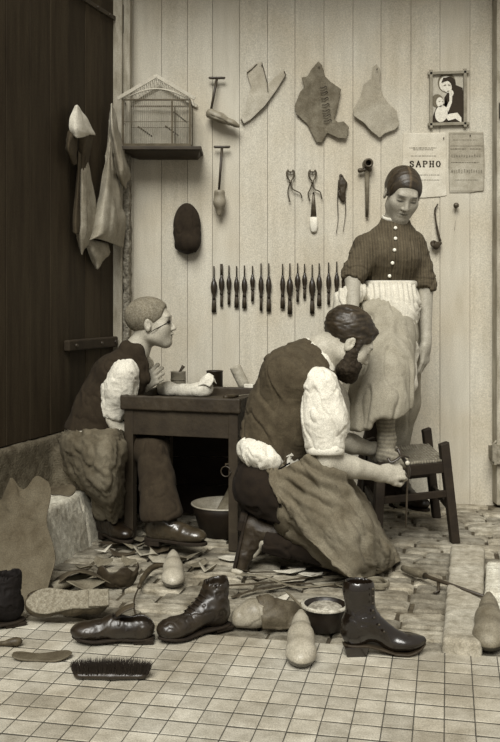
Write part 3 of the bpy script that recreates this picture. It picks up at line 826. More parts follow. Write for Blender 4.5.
# waistcoat
S = SDF((-.10,3.15,.30), (.46,3.88,.92), .0045)
S.chain([P(300,384,3.51), P(287,412,3.50), P(277,438,3.50), P(272,456,3.50)], [.137,.138,.125,.122], .05)
S.cap(P(289,375,3.44), P(293,376,3.58), .105, .105, .05)
S.cap(Msh[0]+[-.05,.045,.005], Msh[1]+[-.05,-.035,.005], .070, .070, .04)
S.cap(mn+np.array([-.03,0,-.02]), P(300,376,3.51), .075, .10, .04)
for i in (0,1):
    d = nrm(Mel[i]-Msh[i]); q = Msh[i]
    S.cap(q+np.array([.012,(-.03,.03)[i],.0]), q+d*.13+np.array([.0,(-.03,.03)[i],0]), .078, .068, .008, mode='sub')
S.cap(mn+np.array([.0,0,.03]), mn+np.array([.10,0,.08]), .064, .10, .006, mode='sub')
S.cap(mn+np.array([.03,0,.0]), mn+np.array([.09,0,-.10]), .052, .03, .006, mode='sub')
S.plane(P(240,440,3.4), -nrm(np.cross(P(300,474,3.4)-P(240,440,3.4), [0,1,0])), k=.006)
def mv(V):
    a = nrm([.5,0,-.86]); return .013*ridge((V-np.outer(V@a,a)*.7)/.085, 71)+.003*ridge(V/.035, 72)
sdf_obj('waistcoat', S, M_vest, mo, disp=mv)
# trousers
S = SDF((-.16,3.12,-.02), (.62,3.90,.48), .0055)
S.chain([P(272,468,3.50), P(268,486,3.50)], [.118,.130], .04)
for i in (0,1):
    S.cap(Mhip[i], Mkn[i], .094, .070, .05); S.cap(Mkn[i], Man[i]+[.02,0,0], .070, .055, .03)
    S.plane(Man[i]+[.005,0,0], (-1,0,.1), k=.01, lo=Man[i]-[.10,.09,.12], hi=Man[i]+[.1,.09,.08])
S.plane(P(268,462,3.45), (.1,0,1), k=.01)
S.plane((0,0,.004), (0,0,-1), k=.004)
St = S; sdf_obj('trousers', S, M_trou, mo, disp=lambda V: .010*ridge(V/np.array([.09,.08,.06]), 81))
# apron: a cloth laid round the front of the thighs, spreading to the floor on the right
rows = [
 [P(300,440,3.70), P(268,473,3.40), P(285,466,3.33), P(305,455,3.31), P(325,446,3.33), P(338,452,3.40), P(340,452,3.60)],
 [P(300,460,3.72), P(269,482,3.36), P(292,492,3.30), P(318,487,3.25), P(340,483,3.29), P(352,486,3.40), P(352,480,3.62)],
 [P(320,500,3.75), P(284,508,3.34), P(308,517,3.24), P(334,513,3.21), P(356,508,3.28), P(366,510,3.42), P(366,500,3.66)],
 [P(340,540,3.75), P(306,541,3.28), P(326,543,3.20), P(350,538,3.19), P(372,532,3.29), P(382,536,3.44), P(382,530,3.68)],
 [P(350,560,3.75), P(334,564,3.22), P(348,569,3.17), P(368,564,3.24), P(388,556,3.40), P(397,553,3.56), P(394,552,3.68)],
 [P(352,570,3.62), P(345,574,3.20), P(358,580,3.19), P(378,574,3.35), P(396,564,3.49), P(401,561,3.56), P(396,562,3.62)]]
def ad(V, uv):
    a = nrm([.55,.0,-.83]); f = .024*ridge((V-np.outer(V@a,a)*.82)/.065, 91)+.008*ridge((V-np.outer(V@a,a)*.6)/.03, 92)
    cr = .016*np.sin((V[:,0]*.5+V[:,2]*1.0)*2*PI/.052+4*fbm(V*5,3))*np.exp(-((V[:,0]-.25)/.12)**2-((V[:,2]-.36)/.08)**2)
    lim = np.clip((V[:,2]-.008)/.02, .15, 1); return (f+cr-.004)*lim
ma = cloth('apron', rows, M_apr, mo, 70, 90, ad, .004, over=[St])
mb = MB(); mb.tube(crom([P(240,468,3.50), P(248,474,3.42), P(258,477,3.385), P(270,474,3.37), P(290,463,3.34)], 20), .0028, 6)
mb.tube(crom([P(244,474,3.45), P(252,479,3.39), P(262,477,3.37), P(272,475,3.35)], 16), .0022, 6)
local_child(mb.build('apron_string', M_sock, ma, smooth=True), mo)
# boots with toes on the ground, soles to the left
for i in (0,1):
    a = Man[i]+np.array([.0,0,.0])
    f = nrm([-.22,0,-.97]); u = nrm([1,0,-.2]); _boot('boot', a+np.array([-.0,0,.015]), f, u, nrm(Mkn[i]-Man[i]), mo, .84 if i == 0 else .80, mat('worn_boot_leather', .15,.55,.35,25,.4,80,spec=.4), .10)
# ------------------------------------------------------------------ boy seated at the left
bo = empty('person', (-.62, 3.95, 0), 0, 'seated boy with cropped hair and white sleeves, hand held up at his chin', 'person')
BF = Frame(P(152,323,3.98), (.985,-.10,.08), (-.08,0,1), .93)
bn = P(136,352,3.99)
Bsh = [P(124,374,3.91), P(140,366,4.15)]; Bel = [P(116,404,3.95), P(128,402,4.20)]; Bwr = [P(112,420,3.93), P(140,387,4.05)]
Bhip = [P(84,446,3.90), P(90,444,4.06)]; Bkn = [P(108,450,3.74), P(153,450,3.86)]; Ban = [P(107,520,3.88), P(162,521,3.69)]
S = SDF((-.86,3.45,-.02), (-.22,4.28,1.10), .004)
head(S, BF, bn, .048, male=False, slim=.92)
S.chain([P(118,378,4.03), P(104,405,4.02), P(92,430,4.0), P(88,444,3.98)], [.092,.088,.092,.10], .04)
S.cap(Bsh[0]+[-.02,.05,0], Bsh[1]+[-.02,-.05,0], .048, .048, .04); S.cap(bn, P(122,374,3.98), .05, .08, .04)
for i in (0,1):
    S.cap(Bsh[i], Bel[i], .040, .034, .015); S.cap(Bel[i], Bwr[i], .034, .023, .012)
    S.cap(Bhip[i], Bkn[i], .056, .042, .03); S.cap(Bkn[i], Ban[i], .048, .034, .02)
    S.cap(Ban[i], Ban[i]+np.array([.05,-.03,-.045]), .030, .022, .02)
hand(S, Bwr[0], nrm([.6,.05,-.5]), (.3,-.6,.7), ((20,30,20),)*4, 1, .88)
hand(S, Bwr[1], nrm([.80,-.10,.58]), (.05,-1,.05), ((38,55,30),(42,55,30),(46,55,32),(50,55,32)), -1, .98, splay=6,
     thumb=((.016,.02,-.008),(.034,.045,-.024),(.036,.070,-.036),(.030,.088,-.046)))
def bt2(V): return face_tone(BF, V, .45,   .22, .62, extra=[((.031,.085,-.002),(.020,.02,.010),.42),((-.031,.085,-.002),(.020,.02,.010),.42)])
sdf_obj('body', S, M_skin, bo, tone=bt2)
S = SDF(BF(0,0,0)-.16, BF(0,0,0)+.16, .004)
S.ell(BF(0,-.020,.037), (.0775,.099,.081), BF.R, .01)
S.ell(BF(0,.108,-.010), (.085,.060,.088), BF.R, .012, 'sub')
S.plane(BF(0,-.03,-.050), BF.R@np.array([0,.62,-.78]), k=.012)
for s in (-1,1): S.ell(BF(s*.085,.0,-.012), (.025,.022,.034), BF.R, .006, 'sub')
sdf_obj('hair', S, M_crop, bo, disp=lambda V: .0025*(fbm(V*200,3)-.5), tone=lambda V: .75+.6*fbm(V*45, 6))
# thin dark strap from ear to eye
mb = MB(); mb.tube(crom([BF(.074,.008,-.038), BF(.0735,.028,-.028), BF(.066,.056,-.016), BF(.050,.082,-.003)], 14), .0018, 6)
mb.tube(crom([BF(.045,.083,.000), BF(.030,.0885,.003), BF(.014,.086,.002)], 8), .0042, 6)
mb.build('eye_strap', mat('dark_cord', .10,.8,.1,20,0), bo, smooth=True, world=True)
S = SDF((-.86,3.55,.32), (-.30,4.28,.88), .0045)
S.chain([P(118,378,4.03), P(104,405,4.02), P(90,436,4.0)], [.098,.095,.10], .04)
S.cap(bn+np.array([-.015,0,-.02]), P(122,374,3.98), .052, .085, .04)
for i in (0,1):
    d = nrm(Bel[i]-Bsh[i]); S.chain([Bsh[i], Bsh[i]*.5+Bel[i]*.5, Bel[i]], [.058,.066,.060], .03)
    q = Bel[i]*.45+Bwr[i]*.55 if i == 1 else Bwr[i]
    S.cap(Bel[i], q, .055, .036, .02); dd = nrm(q-Bel[i]); S.plane(q, dd, k=.006, lo=q-.05, hi=q+.05)
sdf_obj('shirt', S, M_shirt, bo, disp=lambda V: .007*ridge(V/np.array([.04,.05,.09]), 101)+.003*ridge(V/.028, 102))
S = SDF((-.90,3.70,.32), (-.36,4.26,.90), .0045)
S.chain([P(116,380,4.03), P(103,406,4.02), P(90,432,4.0)], [.113,.108,.110], .04)
S.cap(Bsh[0]+[-.03,.05,.004], Bsh[1]+[-.03,-.05,.004], .062, .062, .04); S.cap(bn+np.array([-.02,0,-.025]), P(120,374,3.98), .062, .09, .04)
for i in (0,1):
    S.cap(Bsh[i]+np.array([.01,(-.04,.04)[i],.0]), Bsh[i]*.4+Bel[i]*.6+np.array([.0,(-.04,.04)[i],0]), .070, .066, .008, mode='sub')
S.cap(bn+np.array([.01,0,.01]), bn+np.array([.10,0,.0]), .050, .10, .006, mode='sub')
S.chain([P(127,347,3.97),P(137,350,3.95),P(142,364,3.95),P(143,378,3.96),P(137,390,3.98)],[.030,.026,.022,.026,.03],.02)
S.plane(P(90,436,3.95), nrm([-.25,0,-1]), k=.006)
sdf_obj('waistcoat', S, M_vestb, bo, disp=lambda V: .008*ridge((V-np.outer(V@nrm([.5,0,-.86]), nrm([.5,0,-.86]))*.7)/.06, 111))
S = SDF((-.90,3.48,-.01), (-.20,4.25,.52), .0055)
S.chain([P(92,438,3.97), P(88,446,3.97)], [.105,.112], .04)
for i in (0,1):
    S.cap(Bhip[i], Bkn[i], .082, .062, .04); S.cap(Bkn[i], Ban[i]+[0,0,.02], .062, .056 if i == 0 else .084, .03)
    S.plane(Ban[i]+[0,0,.015], (.1,0,-1), k=.01, lo=Ban[i]-[.12,.12,.12], hi=Ban[i]+[.12,.12,.1])
S.plane(P(88,434,3.95), (0,0,1), k=.01)
St = S; sdf_obj('trousers', S, M_troub, bo, disp=lambda V: .009*ridge(V/np.array([.06,.08,.10]), 121))
# apron over the lap, hanging in front of the near leg
rows = [
 [P(70,425,4.10), P(68,428,3.98), P(73,430,3.84), P(92,428,3.76), P(110,427,3.74), P(121,429,3.80), P(126,432,3.95)],
 [P(58,437,4.10), P(58,440,3.96), P(66,444,3.80), P(90,440,3.66), P(110,438,3.64), P(122,441,3.74), P(127,440,3.95)],
 [P(60,455,4.08), P(59,458,3.94), P(72,470,3.76), P(94,465,3.60), P(112,460,3.60), P(123,462,3.72), P(127,455,3.95)],
 [P(66,470,4.06), P(68,474,3.92), P(84,491,3.76), P(100,490,3.62), P(113,485,3.62), P(123,486,3.74), P(127,480,3.95)],
 [P(85,485,4.05), P(84,485,3.92), P(97,503,3.80), P(108,512,3.70), P(116,510,3.72), P(123,508,3.80), P(127,500,3.95)],
 [P(96,495,4.05), P(94,495,3.92), P(104,514,3.84), P(110,524,3.78), P(116,523,3.78), P(122,517,3.84), P(126,508,3.95)]]
def ab(V, uv):
    a = nrm([.75,-.2,-.62]); b = nrm([.05,0,-1]); w = np.clip((V[:,0]+.62)/.08, 0, 1)
    return (1-w)*.024*ridge((V-np.outer(V@a,a)*.85)/.055, 131)+w*.018*ridge((V-np.outer(V@b,b)*.7)/.06, 133)+.003*ridge(V/.03, 134)+.005*ridge(V/np.array([.05,.05,.03]), 135)
cloth('apron', rows, M_aprb, bo, 70, 80, ab, .004, over=[St])
boot('boot', Ban[1]+np.array([.0,0,.01]), (.86,-.36,0), (-.05,.0,1), bo, k=.95, shaft=.10, m=mat('shiny_boot_leather', .17,.28,.45,16,.3,60,spec=.9))
boot('boot', Ban[0]+np.array([.0,0,.02]), (.5,-.6,0), (0,0,1), bo, k=.88, shaft=.10)
# ================================================================== FURNITURE
M_darkwood = mat('dark_bench_wood', .17, .6, .3, 10, .35, 40, stretch=(1,1,1), dirt=.2, spec=.4)
M_stoolwood = mat('stool_wood', .11, .7, .3, 12, .4, 40)
M_rush = mat('worn_rush', .46, .9, .3, 40, .8, 120, wave=(26,'X',.45,2.5), bdist=.004)
# workbench: low square table with a raised tray rim
A = np.array([-.515, 3.84, 0]); tx = nrm([math.cos(R_(-17)), math.sin(R_(-17)), 0]); ty = np.array([-tx[1], tx[0], 0]); TR = np.stack([tx, ty, [0,0,1]], 1)
TW, TD, TH = .485, .44, .607
tb = empty('workbench', A, 0, 'small dark wooden cobbler workbench with a raised rim, between the boy and the kneeling man', 'workbench', rot=(0,0,R_(-17)))
def tp(x, y, z): return A+TR@np.array([x,y,z])          # table frame: origin at the front left leg
mb = MB(); mb.box((TW/2, TD/2, TH-.042), (TW/2+.012, TD/2+.012, .008)); bevel(mb.build('table_top', M_darkwood, tb), .002)
S = SDF((-.04,-.04,TH-.07), (TW+.04, TD+.04, TH+.01), .004)
for c, hb in (((TW/2,-.008,TH-.028),(TW/2+.016,.009,.030)), ((TW/2,TD+.008,TH-.028),(TW/2+.016,.009,.030)), ((-.008,TD/2,TH-.028),(.009,TD/2+.016,.030)), ((TW+.008,TD/2,TH-.028),(.009,TD/2+.016,.030))):
    S.box(c, hb, rd=.004, k=.003)
sdf_obj('rim', S, M_darkwood, tb, world=False, disp=lambda V: .004*(fbm(V*35,3)-.5))
for c, hb in (((TW/2,.008,TH-.105),(TW/2-.018,.009,.055)), ((TW/2,TD-.008,TH-.105),(TW/2-.018,.009,.055)), ((.008,TD/2,TH-.105),(.009,TD/2-.018,.055)), ((TW-.008,TD/2,TH-.105),(.009,TD/2-.018,.055))):
    mb = MB(); mb.box(c, hb); bevel(mb.build('apron_rail', M_darkwood, tb), .002)
for x, y in ((.016,.016),(TW-.016,.016),(.016,TD-.016),(TW-.016,TD-.016)):
    mb = MB(); mb.box((x,y,(TH-.05)/2), (.020,.020,(TH-.05)/2), taper=1.0); bevel(mb.build('leg', M_darkwood, tb), .003)
mb = MB(); mb.tube([(TW-.045+.020*math.cos(t), -.008, TH-.29+.020*math.sin(t)) for t in np.linspace(0,2*PI,24)], .0025, 6); 
mb.tube([(TW-.045,.0,TH-.265),(TW-.045,-.012,TH-.265)], .003, 6); mb.tube([(TW-.05,.0,TH-.262),(TW-.02,.002,TH-.262)], .004, 6)
mb.build('iron_ring', M_iron, tb, smooth=True)

# low rush seat stool
so_ = empty('stool', (.66, 3.92, 0), 0, 'low dark wooden stool with a worn woven seat, behind the kneeling man\'s hands', 'stool')
def q(p): return np.array(p)-np.array([.66,3.92,0])
FR = [np.array([.844,3.83,0]), np.array([.797,3.83,.412])]; BR = [np.array([.856,4.27,0]), np.array([.805,4.25,.412])]
FL = [np.array([.495,3.66,0]), np.array([.520,3.70,.352])]; BL = [np.array([.500,4.12,0]), np.array([.530,4.10,.39])]
def lerp(p, z): t = z/p[1][2]; return p[0]*(1-t)+p[1]*t
for p in (FR, BR, FL, BL):
    a = nrm([1,.15,0]); b = nrm([-.15,1,0]); top = p[1]; bot = p[0]; w = .018
    lo4 = [bot+a*sx*w+b*sy*w for sx, sy in ((-1,-1),(1,-1),(1,1),(-1,1))]; hi4 = [top+a*sx*w*1.05+b*sy*w*1.05+np.array([0,0,.006*(sx)]) for sx, sy in ((-1,-1),(1,-1),(1,1),(-1,1))]
    mb = MB(); mb.hexa(lo4, hi4); o = mb.build('leg', M_stoolwood, so_, world=True); bevel(o, .004)
def rail(name, p, r, z, hz, t=.009):
    a = lerp(p, z); b = lerp(r, z); d = nrm(b-a); n = np.array([-d[1], d[0], 0])
    lo4 = [a-n*t-[0,0,hz], b-n*t-[0,0,hz], b+n*t-[0,0,hz], a+n*t-[0,0,hz]]; hi4 = [v+np.array([0,0,2*hz]) for v in lo4]
    mb = MB(); mb.hexa(lo4, hi4); bevel(mb.build(name, M_stoolwood, so_, world=True), .003)
for a_, b_ in ((FL,FR),(FR,BR),(BR,BL),(BL,FL)): rail('seat_rail', a_, b_, .312, .022)
for a_, b_, z in ((FL,FR,.205),(BL,BR,.205),(FL,BL,.17),(FR,BR,.14)): rail('stretcher', a_, b_, z, .014)
c4 = [lerp(p, .34) for p in (FL,FR,BR,BL)]; cc = sum(c4)/4
c4 = [v+nrm(v-cc)*.0 for v in c4]
rows = [[c4[0]*(1-u)*(1-v)+c4[1]*u*(1-v)+c4[2]*u*v+c4[3]*(1-u)*v for v in (0,.5,1)] for u in (0,.5,1)]
def sd_(V, uv):
    u, v = uv[:,0], uv[:,1]; m = np.minimum(np.minimum(u,1-u), np.minimum(v,1-v)); 
    return .012*np.clip(m*6,0,1)-.0
sg = cloth('seat', rows, M_rush, so_, 70, 70, lambda V, uv: .012*np.clip(np.minimum(np.minimum(uv[:,0],1-uv[:,0]), np.minimum(uv[:,1],1-uv[:,1]))*5,0,1)-.006*np.exp(-((uv[:,0]-.5)**2+(uv[:,1]-.5)**2)/.06)+.0022*np.sin(2*PI*np.where((np.abs(uv[:,0]-.5) > np.abs(uv[:,1]-.5)), uv[:,1], uv[:,0])*26), .012)

# old boot lying in the shade under the stool is the woman's own (built with her)
# wooden box seat the boy is on: masonry ledge return (built with the setting)

# ================================================================== ON THE BENCH
M_can = mat('dull_tin', .52, .5, .2, 30, .3, 60, spec=.5)
M_dcan = mat('dark_tin', .13, .5, .3, 30, .3, spec=.4)
M_wood = mat('pale_last_wood', .62, .5, .14, 14, .25, 40, stretch=(1,1,1), dirt=.2, spec=.4)
M_cream = mat('cream_cloth', .78, .9, .08, 30, .4, 200)
M_paper = mat('off_white_paper', .80, .9, .06, 30, .2, 100)
M_leather = mat('raw_leather', .42, .75, .2, 18, .5, 90, dirt=.2, bdist=.002)
M_dleather = mat('dark_leather', .19, .55, .3, 25, .5, 90, bdist=.002)
ZT = TH-.034
def onbench(px, py, z):   # point on the bench plane seen at px, py
    d = FPX*(CAMH-z)/(py-300.0); return np.array([(px-250)*d/FPX, d, z])
p = onbench(176.5, 395, ZT); p[1] += .10
mug = empty('tin_mug', p, 0, 'tin mug with a short stick standing in it, on the bench beside the boy\'s hand', 'mug')
k = .036; mb = MB(); mb.lathe([(k-.004,0),(k,.002),(k*.97,.05),(k*.95,.092),(k*.99,.095),(k*.99,.099),(k*.90,.098),(k*.91,.05),(k*.92,.006),(.002,.006)], 28, cap=(True,False)); mb.build('cup', M_can, mug, smooth=True)
mb = MB(); mb.tube([(k*1.0*math.cos(t), k*1.0*math.sin(t), .062) for t in np.linspace(0,2*PI,30)], .0018, 6); mb.build('seam_ring', M_can, mug, smooth=True)
mb = MB(); mb.tube([(-.004,0,.0),(.008,-.01,.09),(.026,-.012,.118)], [(.003,.004),(.003,.005),(.002,.009)], 8); tg = mb.build('wooden_spatula', M_dleather, None, smooth=True); tg.location = p+np.array([0,0,.007]); tag(tg, 'short dark stick standing in the tin mug', 'stick')
# cloth shoe form lying along the front of the bench
c0 = onbench(160,396,ZT); 
ax = nrm(tx*1.0+ty*.03); 
fs = empty('stuffed_shoe_form', onbench(184,397,ZT)+ty*.055, 0, 'long pale padded shoe form lying along the front of the bench', 'shoe form')
o0 = np.array(fs.location)
S = SDF(o0-[.18,.15,.02], o0+[.18,.15,.12], .0035)
B = lambda x,y,z: o0+tx*x+ty*y+np.array([0,0,z])
S.ell(B(-.112,0,.028), (.045,.037,.028), TR, .03); S.chain([B(-.09,0,.026), B(-.02,.0,.024), B(.05,0,.028), B(.085,0,.034)], [.027,.022,.026,.030], .03)
S.plane((0,0,ZT+.001), (0,0,-1), k=.003)
sdf_obj('padded_sole', S, M_cream, fs, disp=lambda V: .004*ridge(V/np.array([.05,.05,.05]), 5))
rows = [[B(.055,-.03,.045), B(.085,-.034,.055), B(.112,-.03,.045)], [B(.065,-.015,.075), B(.092,-.028,.085), B(.125,-.02,.070)], [B(.088,0,.095), B(.100,-.01,.102), B(.118,0,.090)], [B(.085,.02,.06), B(.105,.012,.07), B(.128,.012,.055)]]
cloth('folded_flap', rows, M_paper, fs, 20, 20, lambda V, uv: .003*ridge(V/.02, 8), .003)
# dark tin and a leather roll behind it
p = onbench(207,391,ZT)+ty*.11; mb = MB(); mb.lathe([(.036,0),(.039,.002),(.039,.082),(.041,.084),(.041,.088),(.036,.088),(.036,.004),(.001,.004)], 26, cap=(True,False)); o = mb.build('glue_tin', M_dcan, None, smooth=True); o.location = p; tag(o, 'dark round tin standing open on the middle of the bench', 'tin')
p0 = onbench(237,391,ZT)+ty*.10; d = nrm([-.46,.05,.95]); S = SDF(p0-[.12,.09,.02], p0+[.09,.09,.15], .003)
S.cap(p0+[.0,0,.024], p0+[.0,0,.024]+d*.085, .027, .027, .004); S.cap(p0+[0,0,.024]+d*.10, p0+[0,0,.024]+d*.12, .021, .021, .004, mode='sub'); S.plane(p0+[0,0,.024]+d*.095, d, k=.003); S.plane((0,0,ZT+.001),(0,0,-1),k=.003)
tag(sdf_obj('leather_roll', S, mat('pale_roll', .58,.7,.15,25,.4,80), None, disp=lambda V: .0015*ridge(V/.03,4)), 'pale rolled leather cylinder leaning on the bench beside the dark tin', 'leather roll')
# knife with dark handle, awl, pale block
def stick(name, a, b, r, m, label, cat, n=10, group=None):
    a = np.array(a); b = np.array(b); mb = MB(); L = np.linalg.norm(b-a); mb.tube([a-a, (b-a)*.5, b-a], r, n); o = mb.build(name, m, None, smooth=True); o.location = a; tag(o, label, cat, group); return o
def knife(a, b, label, hl=.45, hw=.011, bw=.009, cat='knife', name='cobbler_knife'):
    a = np.array(a, float); b = np.array(b, float); r = empty(name, a, 0, label, cat); d = b-a; L = np.linalg.norm(d); d = d/L
    mb = MB(); mb.tube([d*0, d*L*.08, d*L*hl*.6, d*L*hl], [hw*.7, hw, hw*.85, hw*.7], 10); mb.build('handle', M_dleather if 'dark' in label else M_wood, r, smooth=True)
    s = nrm(np.cross(d, [0,0,1])); mb = MB(); e0 = d*L*hl; e1 = d*L
    mb.hexa([e0-s*bw-[0,0,.001], e0+s*bw-[0,0,.001], e1+s*bw*.3-[0,0,.001], e1-s*bw*.9-[0,0,.001]], [e0-s*bw+[0,0,.001], e0+s*bw+[0,0,.001], e1+s*bw*.3+[0,0,.0008], e1-s*bw*.9+[0,0,.0008]])
    mb.build('blade', mat('steel', .5,.35,.15,30,.1,spec=.6,metal=.5), r); return r
knife(onbench(222,398,ZT+.012)+ty*.03, onbench(250,395,ZT+.012)+ty*.05, 'knife with dark handle lying near the front right of the bench')
mb = MB(); mb.box((0,0,.010), (.022,.012,.010), rot=TR); o = mb.build('wax_block', M_cream, None); bevel(o,.003); o.location = onbench(249,391.5,ZT+.01)+[0,.02,.012]; tag(o, 'small pale block of wax at the right end of the bench', 'wax block')
stick('file', onbench(240,390,ZT+.01)+[0,.02,.0], onbench(264,386,ZT+.01)+[0,.02,0], [.007,.006,.004], M_iron, 'thin dark file at the rear right of the bench', 'file')
stick('long_awl', onbench(232,394,ZT+.006)+[0,.02,0], onbench(262,391,ZT+.006)+[.0,.0,0], [.006,.004,.002], M_iron, 'long dark awl lying across the right end of the bench', 'awl')

# basin under the bench with a piece of wet leather in it
c = np.array([-.115, 3.97, 0]); bs = empty('water_basin', c, 0, 'round dark basin with a pale rim under the workbench', 'basin')
prof = [(.085,0),(.095,.004),(.125,.10),(.133,.128),(.137,.130),(.137,.134),(.129,.134),(.118,.10),(.09,.012),(.001,.010)]
mb = MB(); mb.lathe(prof[:4]+[(.131,.129)], 40, cap=(True,False)); mb.build('basin_wall', mat('dark_basin',.09,.6,.3,20,.2), bs, smooth=True)
mb = MB(); mb.lathe([(.131,.127),(.137,.130),(.137,.135),(.129,.134),(.118,.10),(.09,.012),(.001,.010)], 40, cap=(False,False)); mb.build('enamel_lining', mat('enamel',.62,.4,.2,12,.1,dirt=.3,spec=.5), bs, smooth=True)
mb = MB(); mb.lathe([(.1115,.075),(.001,.0755)], 40, cap=(False,False)); mb.build('water', mat('murky_water', .30,.15,.1,10,.05,spec=.5), bs, smooth=True)
rows = [[P(205,528,3.92), P(220,529,3.88), P(233,528,3.86)], [P(210,519,3.93), P(222,519,3.90), P(236,519,3.89)], [P(218,508,3.95), P(228,507,3.92), P(240,506,3.92)], [P(228,490,4.0), P(235,488,3.97), P(243,488,3.97)], [P(232,478,4.02), P(237,476,4.0), P(243,476,4.0)]]
o = cloth('soaking_leather', rows, mat('wet_leather',.36,.6,.2,25,.5,80), None, 24, 18, lambda V,uv: .006*ridge(V/.05,4), .005, world=False); tag(o, 'piece of leather standing in the basin under the workbench', 'leather')
# ================================================================== ON THE WALL
WF0 = WY
def W(px, py, off=0.0):   # point on the wall plane (off = distance in front of it)
    return P(px, py, WF0-off)
def flat_piece(name, pts, m, label, cat, off=.004, th=.004, puff=.01, seed=1, parent=None, res=.006, curl=None, group=None):
    """sheet cut to an outline on the wall: outline in image pixels -> wall plane, cut from a fine grid so that it can curl"""
    poly = np.array([W(x, y)[[0,2]] for x, y in pts])
    lo = poly.min(0)-res; hi = poly.max(0)+res
    S = SDF((lo[0], -.06, lo[1]), (hi[0], .06, hi[1]), res*.55)
    X = S.ax[0][:,None]; Z = S.ax[2][None,:]
    d = np.full((len(S.ax[0]), len(S.ax[2])), 1e9); ins = np.zeros(d.shape, bool)
    n = len(poly)
    for i in range(n):
        a = poly[i]; b = poly[(i+1)%n]; e = b-a; px_, pz = X-a[0], Z-a[1]
        t = np.clip((px_*e[0]+pz*e[1])/max(1e-9,e@e), 0, 1); d = np.minimum(d, np.hypot(px_-t*e[0], pz-t*e[1]))
        c1 = (a[1] <= Z) & (b[1] > Z); c2 = (b[1] <= Z) & (a[1] > Z); cr = e[0]*pz-e[1]*px_
        ins ^= (c1 & (cr > 0)) | (c2 & (cr < 0))
    sdp = np.where(ins, -d, d)
    mid = np.array([S.lo[0]*0+lo[0], 0, lo[1]])
    g = np.stack(np.meshgrid(S.ax[0], S.ax[2], indexing='ij'), -1).reshape(-1,2)
    q = np.stack([g[:,0]*7, np.zeros(len(g)), g[:,1]*7], 1)
    h = (off+puff*fbm(q, seed)).reshape(sdp.shape)
    if curl is not None: h = h+curl(X, Z)
    th2 = max(th/2, S.h*.55)
    S.f = np.maximum(sdp[:,None,:], np.abs(S.ax[1][None,:,None]+h[:,None,:])-th2).astype(np.float32)
    V, Q = S.mesh(1); c = V.mean(0); c[1] = 0; V = V-c; c = c.copy()
    o = mesh_obj(name, V, Q, m, parent, True)
    o.location = (c[0], WF0, c[2])
    if parent is None:
        tag(o, label, cat, group); mid_ = np.array(pts, float).mean(0); nl = min(pts, key=lambda q_: q_[1]); q0 = W(nl[0]*.85+mid_[0]*.15, nl[1]*.85+mid_[1]*.15)-c; q0[1] = 0
        mb = MB(); mb.tube([q0+[0,.002,0], q0+[0,-off-puff-.006,0]], .0016, 6); mb.lathe([(.0035,-.002),(.0035,0),(.001,.001)], 8, q0+[0,-off-puff-.006,0], R=basis(x=(1,0,0), z=(0,-1,0))); mb.build('nail', M_iron, o, smooth=True)
    return o
M_pat = mat('paper_pattern', .66,.9,.08,20,.3,80, dirt=.15)
M_lea1 = mat('laced_brown_leather', .40,.8,.22,22,.6,100, dirt=.3)
M_lea2 = mat('pale_leather_pattern', .59,.85,.08,20,.4,90, dirt=.12)
def nail(px, py, off=0.0, parent=None):
    pass
sp = flat_piece('shoe_pattern', [(240,120),(246,103),(251,88),(246,72),(257,63),(262,62),(267,84),(269,83),(283,69),(286,76),(276,92),(263,110),(250,121),(243,125)], M_pat, 'pale paper shoe pattern pinned on the wall above the stretchers, left of the brown leather', 'pattern', seed=2, puff=.012)
for ln_ in ([(284,71),(286,75),(277,90),(265,106),(251,120)],[(257,64),(252,69),(247,73)],[(262,63),(267,82),(268,92)],[(241,119),(244,124),(250,121)]):
    mb = MB(); mb.tube([W(x,y,.0175)-np.array(sp.location) for x,y in ln_], (.0022,.0018), 6); mb.build('cut_edge', M_dleather, sp, smooth=True)
lp = flat_piece('laced_leather_upper', [(318,62),(322,66),(325,77),(331,83),(341,90),(337,110),(334,120),(338,123),(343,122),(349,128),(346,140),(337,139),(327,134),(322,143),(316,143),(307,125),(296,115),(294,107),(300,92),(304,88),(301,78),(307,77),(311,70)], M_lea1, 'ragged brown leather piece with lace holes hanging on the wall', 'leather', seed=3, puff=.02, off=.006)
mb = MB(); 
for k_, y in enumerate((88,93,99,105,111,116,121)):
    a = W(320+k_*.6, y, .030); b = W(326+k_*.8, y-2, .030); mb.tube([a, (a+b)/2+[0,-.004,-.006], b, b+[.004,-.002,-.008]], .0022, 6)
mb2 = mb.build('lace', mat('dark_lace', .10,.8,.1,20,0), lp, smooth=True); V = np.array([v.co for v in mb2.data.vertices])-np.array(lp.location); mb2.data.vertices.foreach_set('co', V.ravel())
flat_piece('pale_leather_upper', [(376,65),(380,70),(379,84),(383,97),(388,104),(396,111),(397,116),(399,126),(394,131),(385,134),(379,139),(370,132),(363,124),(353,117),(352,111),(360,97),(363,85),(371,79),(372,68)], M_lea2, 'pale smooth leather boot piece hanging on the wall near the saint picture', 'leather', seed=5, puff=.02, off=.012)
